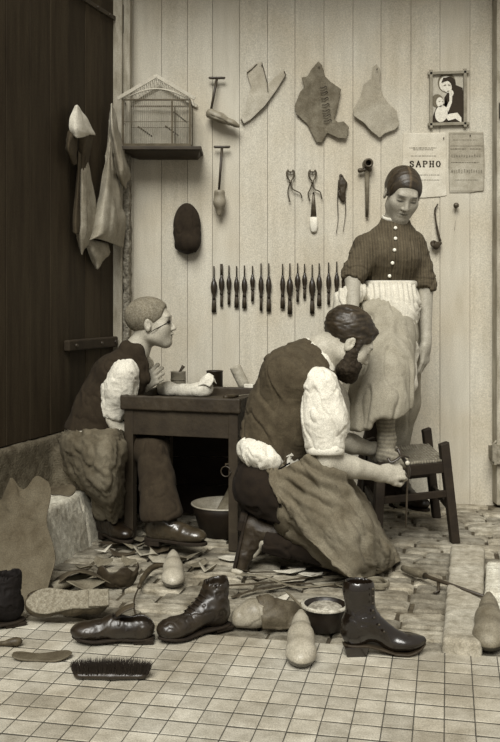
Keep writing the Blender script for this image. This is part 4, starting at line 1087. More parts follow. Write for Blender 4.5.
# ---- T-handled shoe stretchers
def stretcher(px0, py0, px1, py1, label, last):
    a = W(px0, py0, .03); b = W(px1, py1, .045)
    r = empty('shoe_stretcher', [a[0], WF0, a[2]], 0, label, 'shoe stretcher'); org = np.array(r.location)
    mb = MB(); mb.tube([a-org, b-org], [.007,.006], 10); mb.build('rod', M_iron, r, smooth=True)
    mb = MB(); w = .040; mb.tube([a-org+[-w,0,.003], a-org+[-w*.9,0,0], a-org+[w*.9,0,0], a-org+[w,0,.003]], [.004,.0065,.0065,.004], 10); mb.build('cross_handle', M_iron, r, smooth=True)
    last(r); return r
M_last2 = mat('worn_last_wood', .50, .5, .2, 16, .3, 60, spec=.4, dirt=.2)
def last_up(r):
    S = SDF(W(200,140,.16), W(245,95,-.01)+[0,.03,0], .0035) if False else SDF((-.26,WF0-.11,1.78), (-.03,WF0+.01,2.03), .0035)
    S.chain([W(211,114,.05), W(220,119,.05), W(232,124,.05), W(238,126,.05)], [.026,.027,.018,.010], .02, flat=((0,1,0),1.2))
    S.plane(W(205,117,.05), nrm(np.cross(W(238,128)-W(205,117), [0,-1,0])), k=.004)
    S.box(W(222,121,.05), (.06,.1,.0012), basis(x=W(238,126)-W(211,114), z=(0,0,1)), rd=.001, mode='sub', k=.002)
    sdf_obj('last', S, M_last2, r)
def last_dn(r):
    S = SDF((-.22,WF0-.11,1.28), (-.06,WF0+.01,1.80), .0035)
    S.chain([W(219.5,193,.045), W(219.5,203,.045), W(219,214,.045)], [.027,.027,.012], .02, flat=((0,1,0),.9))
    S.plane(W(219,190,.05), (0,0,1), k=.004)
    S.cap(W(217,207,.08), W(219,219,.08), .004, .016, .004, mode='sub')
    sdf_obj('last', S, M_last2, r)
stretcher(217,78,211,110, 'upper T-handled shoe stretcher, its wooden last pointing right', last_up)
stretcher(222,147,219,190, 'lower T-handled shoe stretcher, its wooden last pointing down', last_dn)
# ---- cap
S = SDF((-.42,WF0-.11,1.20), (-.22,WF0+.02,1.50), .004)
S.ell(W(187,227,.03), (.068,.045,.118), None, .01); S.ell(W(189,243,.035), (.058,.05,.05), None, .03)
S.plane((0,WF0-.002,0),(0,1,0),k=.003)
cp = empty('flat_cap', [W(187,227)[0], WF0, W(187,227)[2]], 0, 'dark cloth cap hanging on the wall above the boy', 'cap')
sdf_obj('crown', S, mat('dark_cap_cloth', .12,.95,.25,30,.5,200), cp, disp=lambda V: .006*ridge(V/np.array([.05,.05,.14]), 5))
rows = [[W(175,238,.035),W(187,241,.055),W(199,238,.035)],[W(175,247,.03),W(187,250,.068),W(199,247,.03)],[W(179,251,.018),W(187,254,.05),W(196,251,.018)]]
cloth('peak', rows, mat('cap_peak', .09,.7,.2,30,.2), cp, 12, 20, None, .005)
# ---- birdcage on its shelf
d0 = WY-.19
shl = empty('wall_shelf', W(164,150), 0, 'thin dark wooden shelf on the wall carrying the birdcage', 'shelf'); org = np.array(shl.location)
mb = MB(); zs = P(0,145,WY-.2)[2]
zt = CAMH+(300-146)*(WY-.20)/FPX
mb.box((0,-.10,zt-org[2]-.008), (.195,.10,.008)); bevel(mb.build('board', M_darkwood, shl), .002)
mb = MB(); mb.hexa([(-.12,-.04,zt-org[2]-.036),(.17,-.04,zt-org[2]-.036),(.17,0,zt-org[2]-.036),(-.12,0,zt-org[2]-.036)],[(-.185,-.17,zt-org[2]-.017),(.185,-.17,zt-org[2]-.017),(.185,0,zt-org[2]-.017),(-.185,0,zt-org[2]-.017)]); bevel(mb.build('support_block', M_darkwood, shl), .003)
cg = empty('birdcage', (W(160,150)[0], WY-.10, zt), 0, 'house-shaped wire birdcage with a gabled roof on the wall shelf', 'birdcage')
M_cwood = mat('pale_cage_wood', .66,.7,.1,20,.2,60); M_wire = mat('cage_wire', .58,.5,.2,30,0,spec=.5); M_cdark = mat('cage_dark_wood', .30,.8,.2,20,.2)
cw, cd, ch, cr_ = .160, .075, .215, .320
mb = MB(); mb.box((0,0,.008), (cw+.006,cd+.006,.008)); bevel(mb.build('base_tray', M_cdark, cg), .002)
fx0 = -cw; 
mb = MB()
for sx in (-1,1):
    for sy in (-1,1): mb.box((sx*cw, sy*cd, ch/2+.008), (.0045,.0045,ch/2))
for sy in (-1,1):
    mb.box((0, sy*cd, ch+.01), (cw,.003,.0035)); mb.box((0, sy*cd, .12), (cw,.0012,.0012)); mb.box((.075,sy*cd,ch/2+.008),(.004,.004,ch/2))
for sx in (-1,1): mb.box((sx*cw, 0, ch+.01), (.003,cd,.0035)); mb.box((sx*cw,0,.12),(.0012,cd,.0012))
mb.build('frame', M_cdark, cg)
def roofz(x): return ch+.012+(cr_-ch)*(1-abs(x)/(cw+.02))
mb = MB()
n = 34
for i in range(n+1):
    x = -cw+2*cw*i/n
    for sy in (-1,1): mb.tube([(x, sy*cd, .014), (x, sy*cd, roofz(x)-.004)], .0011, 5, cap=False)
for i in range(12):
    y = -cd+2*cd*i/11
    for sx in (-1,1): mb.tube([(sx*cw, y, .014), (sx*cw, y, ch+.01)], .0011, 5, cap=False)
for i in range(24):
    t = i/23; x = -cw-.012+(2*cw+.024)*t; mb.tube([(x,-cd-.008,roofz(x)+.002),(x,cd+.008,roofz(x)+.002)], .001, 5, cap=False)
tag(mb.build('bars', M_wire, cg, smooth=True))
for sx in (-1,1):
    d = nrm([sx*(cw+.025),0,-(cr_-ch)*1.1]); c_ = np.array([sx*(cw+.025)/2, 0, (roofz(0)+roofz(cw+.025))/2])
    for sy in (-1,1):
        L_ = math.hypot(cw+.025, roofz(0)-roofz(cw+.025))/2; d = nrm([sx*(cw+.025),0,roofz(cw+.025)-roofz(0)])
        mb = MB(); mb.box(c_+[0,sy*(cd+.010),.004], (L_,.004,.0085), rot=basis(x=d, z=(0,0,1))); bevel(mb.build('gable_board', M_cwood, cg), .0015)
# scalloped board inside front gable, perches
mb = MB(); arc = [(x, ch+.012+.050*math.cos(x/cw*PI/2)) for x in np.linspace(-cw,cw,17)]
poly = arc+[(x, max(z+.002, roofz(x)-.002)) for x, z in arc[::-1]]
mb.tube([(x,-cd-.004,z) for x,z in arc], (.004,.002), 6); mb.build('arched_trim', M_cwood, cg, smooth=True)
for x, z in ((-.085,.085),(.045,.088),(.085,.155)):
    mb = MB(); mb.tube([(x,-cd-.02,z+.008),(x+.05,cd-.02,z-.012)], .0035, 8); mb.build('perch', M_cdark, cg, smooth=True)
mb = MB(); mb.lathe([(.0,0),(.006,.004),(.004,.010),(.007,.016),(.001,.024)], 10, (0,-cd-.008,roofz(0)-.012)); mb.build('finial', M_cwood, cg, smooth=True)
# ---- framed print
c = W(447.5,99); fr = empty('framed_picture', [c[0],WF0,c[2]], 0, 'small framed print of a haloed saint holding a child, on the wall above the posters', 'picture'); s = WF0/FPX
M_frame = mat('pale_frame_wood', .50,.7,.15,20,.3,60, stretch=(1,1,1))
for a, b in (((429,73.5),(468,72)), ((429,124.5),(468,123.5)), ((431,71),(431,127)), ((465,70),(465,126))):
    A_ = W(*a, .012)-[c[0],WF0,c[2]]; B_ = W(*b, .012)-[c[0],WF0,c[2]]; ln = np.linalg.norm(B_-A_)
    mb = MB(); mb.box((A_+B_)/2, (ln/2+.006, .007, .0075), rot=basis(x=B_-A_, z=(0,-1,0))@np.array([[1,0,0],[0,0,1],[0,-1,0]])); bevel(mb.build('frame_bar', M_frame, fr), .002)
def pic(pts, off, m, mbx):
    P2 = [(W(x,y)-[c[0],WF0,c[2]]) for x, y in pts]; n = len(P2)
    mbx.add([(p[0],-off,p[2]) for p in P2]+[(p[0],-off+.0008,p[2]) for p in P2], [tuple(range(n)), tuple(range(n,2*n))[::-1]]+[(i,i+n,(i+1)%n+n,(i+1)%n) for i in range(n)])
def ellp(cx, cy, rx, ry, n=20, a0=0): return [(cx+rx*math.cos(t)*math.cos(a0)-ry*math.sin(t)*math.sin(a0), cy+rx*math.cos(t)*math.sin(a0)+ry*math.sin(t)*math.cos(a0)) for t in np.linspace(0,2*PI,n,endpoint=False)]
tones = {'print_ground': .66, 'print_dark': .15, 'print_mid': .38, 'print_light': .80}
lay = {k_: MB() for k_ in tones}
pic([(432,74),(464,74),(464,124),(432,124)], .004, None, lay['print_ground'])
pic(ellp(446.5,83,9,10), .0050, None, lay['print_mid']); pic(ellp(446,84,7,8), .0058, None, lay['print_light'])
pic([(449,90),(455,85),(462,88),(464,96),(464,124),(448,124),(445,112),(444,98)], .0066, None, lay['print_dark'])
pic([(432,118),(436,108),(444,104),(446,98),(450,124),(432,124)], .0066, None, lay['print_dark'])
pic(ellp(449,84,6.5,7), .0072, None, lay['print_dark']); pic(ellp(446.8,87,4.4,6.2, a0=-.3), .0080, None, lay['print_light'])
pic([(441,83),(443,78),(450,78),(453,84),(448,81)], .0086, None, lay['print_dark'])
pic(ellp(437,101,6,6.5), .0072, None, lay['print_mid']); pic(ellp(439.5,102.5,3.6,4.8), .0084, None, lay['print_light'])
pic(ellp(441,114,6.2,8.5, a0=.2), .0084, None, lay['print_light']); pic([(445,110),(449,101),(449,95),(452,95),(451.5,103),(448,112)], .0088, None, lay['print_light'])
pic(ellp(451,93.5,2.2,3), .0092, None, lay['print_light']); pic([(444,116),(450,114),(457,113),(461,118),(461,123),(455,119),(448,121)], .0092, None, lay['print_light'])
pic([(443.3,85.6),(445.6,84.8),(445.7,85.8),(443.5,86.5)], .0094, None, lay['print_mid']); pic([(447.6,84.8),(450,85.4),(450,86.2),(447.7,85.8)], .0094, None, lay['print_mid'])
pic([(446.5,91.3),(448.9,91),(448.8,91.8),(446.7,92)], .0094, None, lay['print_mid']); pic([(438.5,101.6),(440,101.2),(440,102),(438.6,102.3)], .0094, None, lay['print_mid'])
pic([(441.5,101.4),(442.8,101.8),(442.7,102.4),(441.5,102)], .0094, None, lay['print_mid'])
pr = None
for k_, v in tones.items():
    o = lay[k_].build(k_.replace('print_','') and ('print_sheet' if pr is None else 'print_shape'), mat(k_, v, .8, .06, 60, .05), fr if pr is None else pr)
    if pr is None: pr = o
# ---- posters
FONT = None
def text(parent, s_, px, py, h_px, w_px, m, off, org, serif=True, name='lettering'):
    cu = bpy.data.curves.new(name, 'FONT'); cu.body = s_; cu.size = 1; cu.align_x = 'LEFT'; cu.extrude = .0
    o = bpy.data.objects.new(name, cu); C.objects.link(o)
    dg = bpy.context.evaluated_depsgraph_get(); me = bpy.data.meshes.new_from_object(o.evaluated_get(dg)); bpy.data.objects.remove(o)
    V = np.array([v.co for v in me.vertices]); lo, hi = V.min(0), V.max(0)
    Fc = [tuple(p.vertices) for p in me.polygons]
    k_ = WF0/FPX; X = (V[:,0]-lo[0])/(hi[0]-lo[0])*w_px*k_; Z = (V[:,1]-lo[1])/(hi[1]-lo[1])*h_px*k_
    b = W(px, py)-org; VV = np.stack([b[0]+X, np.full(len(V), -off), b[2]+Z], 1)
    o = mesh_obj(name, VV, Fc, m, parent, False); solid(o, .0006); return o
def serif_letters(parent, s_, px, py, h, w, m, off, org, st=.9, name='lettering'):
    """bold slab-serif capitals built from strokes on a 4 x 6 grid"""
    G_ = {'S': [[(3.6,4.6),(2.8,5.8),(1.2,5.8),(.4,4.6),(1.2,3.4),(2.8,2.8),(3.6,1.6),(2.8,.2),(1.2,.2),(.4,1.4)]],
          'A': [[(0,0),(2,6)],[(2,6),(4,0)],[(.9,2.2),(3.1,2.2)],[(-.5,0),(.8,0)],[(3.2,0),(4.5,0)]],
          'P': [[(.7,0),(.7,6)],[(.7,6),(2.8,6),(3.8,5.2),(3.8,3.8),(2.8,3),(.7,3)],[(-.2,0),(1.7,0)],[(-.1,6),(.7,6)]],
          'H': [[(.6,0),(.6,6)],[(3.5,0),(3.5,6)],[(.6,3.1),(3.5,3.1)],[(-.2,0),(1.4,0)],[(-.2,6),(1.4,6)],[(2.7,0),(4.3,0)],[(2.7,6),(4.3,6)]],
          'O': [[(2,6),(.8,5.3),(.2,3),(.8,.7),(2,0),(3.2,.7),(3.8,3),(3.2,5.3),(2,6)]]}
    mb = MB(); n = len(s_); cw_ = w/n; k_ = WF0/FPX
    for i, ch_ in enumerate(s_):
        for stroke in G_[ch_]:
            for a, b in zip(stroke[:-1], stroke[1:]):
                def Q(p): 
                    r = W(px+i*cw_+p[0]/4*cw_*.62, py-p[1]/6*h)-org; return np.array([r[0], -off, r[2]])
                A_, B_ = Q(a), Q(b); thick = st if abs(a[0]-b[0]) < abs(a[1]-b[1]) else st*.55
                d = nrm(B_-A_); nn = np.array([-d[2],0,d[0]])*thick*k_*.5; e = d*thick*k_*.25
                mb.hexa([A_-nn-e, B_-nn+e, B_+nn+e, A_+nn-e], [v+np.array([0,-.0004,0]) for v in (A_-nn-e, B_-nn+e, B_+nn+e, A_+nn-e)])
    return mb.build(name, m, parent)
M_ink = mat('black_ink', .16,.8,.3,60,0); M_ink2 = mat('faded_ink', .40,.8,.3,60,0)
def poster(pts, m, label, seed):
    o = flat_piece('poster', pts, m, label, 'poster', off=.002, th=.002, puff=.0015, seed=seed, res=.005); return o, np.array([o.location[0], WF0, o.location[2]])
po, og = poster([(403,133),(446,132.5),(446.5,150),(446,170),(446.5,196),(440,197),(425,198),(403,198),(402,165)], mat('poster_paper', .76,.9,.07,14,.4,40, dirt=.12), 'pale printed poster with the word SAPHO, behind the woman\'s head', 7)
serif_letters(po, 'SAPHO', 409.6, 166.8, 5.6, 33, M_ink, .0055, og, 1.25)
mb = MB(); rnd = random.Random(4)
def line(mb, og, px0, px1, py, th, off, rnd):
    x = px0
    while x < px1:
        w_ = rnd.uniform(.8,2.6); a = W(x, py)-og; b = W(min(x+w_,px1), py)-og; k_ = th*WF0/FPX/2
        mb.box(((a[0]+b[0])/2, -off, a[2]), ((b[0]-a[0])/2, .0003, k_*rnd.uniform(.7,1.2))); x += w_+rnd.uniform(.4,.8)
for y, x0, x1, th in ((148,409,436,.7),(149.8,413,433,.5),(156,411,436,.45),(175,416,440,.4),(180,412,440,.35)):
    mb = MB(); line(mb, og, x0, x1, y, th, .0050, rnd); mb.build('print_line', M_ink2, po)
po, og = poster([(448.5,132),(470,131),(483,132),(484.5,150),(485,170),(484,191),(470,193),(449,193),(448,165)], mat('faded_poster', .62,.9,.12,20,.5,40, dirt=.3), 'faded darker poster of small print beside the SAPHO poster', 8)
for y, x0, x1, th in ((149,450,466,.9),(149,470,481,.8),(162.5,451,479,.6),(180,455,478,.4),(140,453,478,.35)):
    mb = MB(); line(mb, og, x0, x1, y, th, .0050, rnd); mb.build('print_line', M_ink2, po)
for py_, h_, st in ((157.5,2.6,0),(173,3.4,0)):
    x = 451.5; mb = MB()
    while x < 481:
        w_ = rnd.uniform(1.2,2.0); a = W(x,py_)-og; k_ = WF0/FPX
        for q_ in range(2): mb.box((a[0]+q_*w_*.5*k_, -.0052, a[2]+h_/2*k_), (.18*k_,.0003,h_/2*k_*rnd.uniform(.6,1)))
        mb.box((a[0]+w_*.25*k_, -.0052, a[2]+rnd.choice([0,.5,1])*h_*k_), (w_*.3*k_,.0003,.2*k_)); x += w_+.9
    mb.build('print_line', M_ink2, po)
mb = MB()
for a, b in (((449.5,134),(483,134)),((449.5,191),(483,191)),((449.5,134),(449.5,191)),((483,134),(483,191)),((450,146),(483,146))):
    A_ = W(*a)-og; B_ = W(*b)-og; mb.box(((A_[0]+B_[0])/2,-.0048,(A_[2]+B_[2])/2), (max(.0006,abs(B_[0]-A_[0])/2),.0003,max(.0006,abs(B_[2]-A_[2])/2)))
mb.build('border_line', M_ink2, po)
# ---- hanging tools
M_steel = mat('worn_steel', .26,.45,.3,40,.2,spec=.5,metal=.3)
def hung(name, px, py, label, cat, group=None):
    c_ = W(px, py); hung.last = c_; return empty(name, [c_[0],WF0,c_[2]], 0, label, cat, group), np.array([c_[0],WF0,c_[2]])
def jaws(r, org, px, py, legs, L=1.0):
    mb = MB()
    for s in (-1,1):
        # jaw on one side crosses at the pivot to the handle on the other
        pts = [W(px+s*2.6,py-7,.014), W(px+s*3.8,py-3.5,.016), W(px+s*2.6,py+1,.016), W(px,py+5,.014+.004*s), W(px-s*2.2,py+12,.016)]+[W(x,y,.014) for x,y in legs[0 if s > 0 else 1]]
        mb.tube([p-org for p in crom(pts, 22)], [(.0045,.0045)]*8+[(.0035,.003)]*14, 8)
    mb.lathe([(.007,-.006),(.007,.006)], 12, W(px,py+5,.015)-org, R=basis(x=(1,0,0), z=(0,-1,0)))
    mb.build('jaw_and_handle', M_steel, r, smooth=True)
    mb = MB(); c_ = W(px,py-6,.012)-org; mb.tube([c_+[-.014,0,.006], c_+[-.008,0,-.004], c_+[.008,0,-.004], c_+[.014,0,.006]], .004, 8); mb.build('jaw_tip', M_steel, r, smooth=True)
r, og = hung('pincers', 290, 170, 'iron pincers hanging on the wall, leftmost and smaller pair', 'pincers')
jaws(r, og, 290.5, 177, [[(288,194),(290,202)],[(300,193),(302,198)]])
r, og = hung('pincers', 312, 170, 'larger iron pincers on the wall, hanging in front of a white-tipped file', 'pincers')
jaws(r, og, 312.5, 177, [[(308,194),(310,201)],[(320,192),(322,199)]])
r, og = hung('wide_file', 313, 182, 'flat file with a white-tipped handle hanging under the larger pincers', 'file')
mb = MB(); mb.tube([W(313.5,192,.006)-og, W(313.5,204,.006)-og, W(313.5,218,.007)-og], [(.003,.004),(.003,.010),(.004,.015)], 8, flat=(0,1,0)); mb.build('blade', M_steel, r, smooth=True)
mb = MB(); mb.tube([W(313.5,217,.008)-og, W(313.8,226,.008)-og, W(313.8,231,.008)-og, W(313.8,232.5,.008)-og], [(.007,.019),(.008,.021),(.007,.016),(.004,.008)], 10, flat=(0,1,0)); mb.build('handle', M_cream, r, smooth=True)
r, og = hung('leather_strap', 341, 175, 'dark doubled leather strap with long thin ends hanging on the wall, left of the hammer', 'strap')
S = SDF(W(332,215,.05), W(351,170,-.005), .0035); S.chain([W(341,176,.012), W(343,184,.014), W(342,194,.014), W(343,199,.012)], [.010,.020,.017,.014], .01, flat=((0,1,0),.5)); S.cap(W(339.5,189,.03), W(340,194,.03), .004, .003, .004, flat=((0,1,0),5), mode='sub')
o = sdf_obj('strap_body', S, M_dleather, r, disp=lambda V: .003*ridge(V/.02,3))
for pts in ([(338.5,180),(337.5,200),(338,220),(336,234)], [(344.5,196),(345.5,205),(345,218),(343,232)]):
    mb = MB(); mb.tube([p-og for p in crom([W(x,y,.010) for x,y in pts], 14)], [(.004,.002)]*8+[(.002,.0015)]*6, 6); mb.build('strap_end', M_dleather, r, smooth=True)
r, og = hung('burnishing_iron', 367, 165, 'long-handled iron tool with a round ring head hanging left of the woman', 'tool')
S = SDF(W(355,185,.08), W(380,155,-.002), .003); cc = W(368,163.5,.030)
S.cap(cc+[0,-.022,0], cc+[0,.02,0], .024, .026, .004); S.plane(cc+[0,-.026,0],(0,-1,0),k=.003); S.cap(cc+[0,-.06,0], cc+[0,.01,0], .0125, .0125, .003, mode='sub')
S.cap(W(360.5,170,.025), W(370,170,.025), .008, .010, .008); S.cap(W(360,170.5,.025), W(361,170.5,.025), .0125, .011, .004)
sdf_obj('ring_head', S, M_steel, r)
mb = MB(); mb.tube([W(367,168,.022)-og, W(367,195,.018)-og, W(367,217,.016)-og], [.013,.0095,.008], 10); mb.build('handle', mat('grey_tool_wood', .36,.7,.2,20,.3,60), r, smooth=True)
r, og = hung('pipe', 436, 220, 'curved dark smoking pipe hanging on the wall right of the woman', 'pipe')
mb = MB(); mb.tube([p-og for p in crom([W(438,204,.012),W(435,210,.014),W(436,222,.016),W(438.5,235,.018),W(440.5,241,.02)], 16)], [.0032]*3+[.0045]*6+[.006]*7, 8); mb.build('stem', M_dleather, r, smooth=True)
S = SDF(W(428,255,.07), W(448,232,-.001), .003); S.chain([W(440,243,.025), W(436,246,.027), W(433.5,243.5,.03)], [.010,.016,.017], .01); S.cap(W(433,243,.04), W(433,238,.04), .010,.010,.003, mode='sub')
sdf_obj('bowl', S, M_dleather, r)
r, og = hung('hook_and_string', 455, 206, 'small knob with a thin string hanging on the wall below the faded poster', 'hook')
mb = MB(); mb.lathe([(.006,0),(.006,.018),(.013,.020),(.014,.028),(.008,.034),(.001,.035)], 14, (0,0,0), R=basis(x=(1,0,0), z=(0,-1,0))); mb.build('knob', M_steel, r, smooth=True)
mb = MB(); mb.tube([W(457,208,.010)-og, W(456,218,.004)-og, W(454.5,230,.004)-og], .0012, 5); mb.build('string', M_paper, r, smooth=True)
# ---- row of rasps and brushes in a leather rack strip
xs = [214,221.6,229,236.6,244.4,252.5,261,268.7,282.5,289.7,297.5,304.4,312,319,328.4,336.5,344]
tops = [87,80,85,87,85,87,78,78,80,78,78,80,82,78,75,72,76]; bots = [240,222,215,225,228,205,235,238,228,247,206,195,245,220,215,212,215]
M_handle = mat('turned_handle', .13,.35,.35,30,.1,spec=.6); M_bit = mat('tool_bit', .16,.6,.3,40,.3)
awl0 = None
labs = ['leftmost turned-handle shoemaker tool of the row on the wall, with a long dark brush end','second tool from the left in the wall row, with a wide flat top','third tool from the left in the wall row, short and slim','fourth tool from the left in the wall row','fifth tool from the left in the wall row, with a square end','sixth tool from the left in the wall row, its lower end faint','seventh tool from the left in the wall row, slim','last tool of the left half of the wall row, beside the gap','first tool right of the gap in the wall row','dark long tool second from the gap in the wall row','slim tool third right of the gap in the wall row','short tool fourth right of the gap in the wall row','stout long tool fifth right of the gap in the wall row','tool sixth right of the gap in the wall row','tool seventh right of the gap, standing alone in the wall row','tool near the woman\'s arm at the right of the wall row','last tool of the wall row, partly behind the woman\'s hand']
for i, x in enumerate(xs):
    yt = 240+tops[i]/3.33; yb = 240+bots[i]/3.33; L_ = (yb-yt)*WF0/FPX
    c_ = W(x, yt); r = empty('shoemaker_tool', [c_[0], WF0-.014, c_[2]], 0, labs[i], 'shoemaker tool', 'row of turned tools on the wall'); r['org'] = [0,0,0]
    f1, f2 = (.26,.72) if i not in (5,) else (.24,.68); tw = 1.0+.25*(i in (0,9,12)); hw = (.0135,.0145,.0130)[i%3]*tw
    mb = MB(); mb.tube([(0,0,0),(0,0,-L_*f1*1.05)], [(.0030,.007 if i == 1 else .0034)]*2, 8); mb.build('shank', M_bit, r, smooth=True)
    z0 = -L_*f1; z1 = -L_*f2; H_ = z0-z1
    mb = MB(); mb.lathe([(.004,z0),(.0065,z0-.002),(.0060,z0-.008),(hw*.8,z0-H_*.22),(hw,z0-H_*.42),(hw*.85,z0-H_*.66),(.0065,z0-H_*.85),(.009,z0-H_*.93),(.009,z1),(.004,z1-.001)][::-1], 14); mb.build('handle', M_handle, r, smooth=True)
    w0 = .007+.004*(i in (3,4,7,8,9,12,13,0)); mb = MB(); mb.tube([(0,0,z1+.003),(0,0,z1-(L_*(1-f2))*.5),(0,.002,-L_)], [(.005,w0*.8),(.0055,w0),(.004,w0*1.05)], 8, flat=(0,1,0)); mb.build('lower_blade', M_bit, r, smooth=True)
def wall_nail(r, px, py, ln):
    o_ = np.array(r.location); a_ = W(px, py)-o_; mb = MB(); mb.tube([a_+[0,.003,0], a_+[0,-ln,0]], .002, 6); mb.lathe([(.004,-.002),(.004,0),(.001,.001)], 8, a_+[0,-ln,0], R=basis(x=(1,0,0), z=(0,-1,0))); mb.build('nail', M_iron, r, smooth=True)
for o in list(bpy.data.objects):
    if o.type == 'EMPTY' and o.get('category') == 'shoemaker tool':
        mb = MB(); mb.tube([(0,.017,-.004),(0,-.006,-.004)], .002, 6); mb.build('nail', M_iron, o, smooth=True)
for o in list(bpy.data.objects):
    if o.type != 'EMPTY': continue
    lb = o.get('label', '')
    for key, px, py, ln in (('leftmost and smaller pair',290.5,173,.022),('larger iron pincers',312.5,173,.022),('flat file with',313.5,193,.012),('doubled leather strap',341,176,.022),('round ring head',367,171,.020),('smoking pipe',437,205,.016),('upper T-handled',216.5,79.5,.038),('lower T-handled',221.5,148.5,.038),('dark cloth cap',187,212,.012)):
        if key in lb: wall_nail(o, px, py, ln)
# ---- leather hides hanging from the door
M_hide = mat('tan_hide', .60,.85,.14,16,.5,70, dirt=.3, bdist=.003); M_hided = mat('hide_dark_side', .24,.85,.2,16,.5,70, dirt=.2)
def dp(px, py, n=.03):
    # point on the door leaf (n in front of it) seen at px, py
    k_ = (px-250)/FPX; q0 = np.array([HX,HD])+np.array(DN[:2])*n
    t = (k_*q0[1]-q0[0])/(DD[0]-k_*DD[1]); d = q0[1]+DD[1]*t; return P(px, py, d)
hd = empty('hanging_hide', dp(75,105,0), 0, 'left leather hide hooked on the dark door, folded at the top with a long tail', 'hide')
rows = [[dp(72,108,.05), dp(77,105,.06), dp(82,112,.05)], [dp(68,125,.05), dp(78,130,.09), dp(93,134,.06)], [dp(66,145,.04), dp(74,142,.08), dp(92,142,.05)], [dp(67,156,.03), dp(73,150,.06), dp(84,163,.04)]]
cloth('folded_top', [[dp(75,106,.05), dp(77,105,.06), dp(79,107,.05)],[dp(70,117,.05), dp(78,120,.08), dp(88,120,.06)],[dp(69,128,.05), dp(79,129,.09), dp(95,134,.06)],[dp(72,135,.055), dp(79,138,.085), dp(94,134,.055)]], mat('pale_hide', .74,.8,.08,20,.3,60), hd, 20, 24, lambda V,uv: .004*ridge(V/.05,3), .003)
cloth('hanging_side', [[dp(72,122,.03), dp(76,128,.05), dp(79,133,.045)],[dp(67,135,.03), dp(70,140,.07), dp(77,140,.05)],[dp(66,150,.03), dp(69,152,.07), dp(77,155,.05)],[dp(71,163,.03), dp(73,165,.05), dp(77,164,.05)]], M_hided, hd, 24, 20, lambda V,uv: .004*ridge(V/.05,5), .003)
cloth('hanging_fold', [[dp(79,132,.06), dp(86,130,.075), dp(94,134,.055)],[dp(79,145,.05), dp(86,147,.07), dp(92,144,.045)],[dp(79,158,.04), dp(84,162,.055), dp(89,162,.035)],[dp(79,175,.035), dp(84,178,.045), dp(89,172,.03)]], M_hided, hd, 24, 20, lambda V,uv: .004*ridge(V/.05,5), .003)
cloth('tail', [[dp(78,170,.035), dp(83,168,.05), dp(88,162,.04)],[dp(78,195,.03), dp(84,193,.06), dp(94,192,.035)],[dp(76,218,.03), dp(86,222,.06), dp(97,215,.035)],[dp(76,234,.03), dp(84,238,.055), dp(95,236,.03)],[dp(80,250,.025), dp(82,255,.04), dp(84,250,.03)]], M_hide, hd, 50, 24, lambda V,uv: .006*ridge(V/np.array([.05,.05,.2]),7), .003)
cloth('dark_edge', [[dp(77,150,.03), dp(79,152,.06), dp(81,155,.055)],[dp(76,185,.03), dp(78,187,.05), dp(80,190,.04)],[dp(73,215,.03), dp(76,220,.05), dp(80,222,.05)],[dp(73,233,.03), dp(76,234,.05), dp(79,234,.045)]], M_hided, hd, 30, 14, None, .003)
hd = empty('hanging_hide', dp(112,105,0), 0, 'wide tan leather hide hanging at the door edge, next to the jamb', 'hide')
cloth('upper_flap', [[dp(110.5,104,.05), dp(112,103,.06), dp(113.5,106,.05)],[dp(109,122,.05), dp(112,124,.09), dp(118,126,.06)],[dp(111,142,.06), dp(116,145,.10), dp(124,150,.07)],[dp(114,162,.06), dp(121,165,.11), dp(130,170,.07)],[dp(118,178,.06), dp(123,180,.10), dp(131,176,.07)],[dp(122,186,.06), dp(126,189,.09), dp(127,182,.07)]], mat('light_hide', .62,.85,.12,16,.5,70, dirt=.25), hd, 50, 24, lambda V,uv: .007*ridge(V/np.array([.05,.05,.16]),9), .003)
cloth('lower_sheet', [[dp(110,112,.04), dp(111,110,.05), dp(112,113,.045)],[dp(107,145,.035), dp(110,147,.06), dp(115,148,.05)],[dp(102,175,.03), dp(109,178,.07), dp(119,180,.06)],[dp(96,205,.03), dp(106,208,.09), dp(123,208,.07)],[dp(88,235,.03), dp(104,232,.10), dp(127,222,.07)],[dp(84,240,.03), dp(101,240,.08), dp(124,248,.06)]], M_hide, hd, 60, 40, lambda V,uv: .012*ridge((V-np.outer(V@nrm([-.4,0,-1]),nrm([-.4,0,-1]))*.85)/.09,11), .003)
cloth('lower_tail', [[dp(84,238,.02), dp(94,240,.04), dp(108,243,.03)],[dp(88,252,.02), dp(96,252,.05), dp(110,254,.03)],[dp(92,262,.02), dp(98,262,.045), dp(105,259,.03)],[dp(95,268,.02), dp(98,269,.04), dp(101,264,.03)]], M_hide, hd, 24, 24, lambda V,uv: .005*ridge(V/.05,13), .003)
# ================================================================== ON THE GROUND
def shoe_sole(name, parent, pts, th, m, zoff=0):
    """sole strip: pts = (x, half width left, half width right, z of its underside)"""
    V = []; n = len(pts)
    for (x, wl, wr, z) in pts: V += [(x,-wr,z+zoff),(x,wl,z+zoff),(x,wl,z+th+zoff),(x,-wr,z+th+zoff)]
    Fc = [(3,2,1,0), tuple((n-1)*4+k for k in range(4))]
    for i in range(n-1):
        for k in range(4): Fc.append((i*4+k, i*4+(k+1)%4, (i+1)*4+(k+1)%4, (i+1)*4+k))
    o = mesh_obj(name, V, Fc, m, parent, False); bevel(o, min(.002, th*.3), 1); return o
def outline(L, w, zs, n=22, heel=.72):
    out = []
    for i in range(n):
        t = i/(n-1); x = t*L
        wd = w*np.interp(t, [0,.04,.12,.25,.42,.6,.75,.88,.96,1], [.25,.52,.72,.74,.66,.85,1.0,.86,.50,.18])
        out.append((x, wd*1.04, wd*.96, np.interp(t, *zs)))
    return out
def place(name, loc, rz, label, cat, group=None, rot=None):
    return empty(name, loc, rz, label, cat, group, rot)
def rotdeg(rz): return R_(rz)

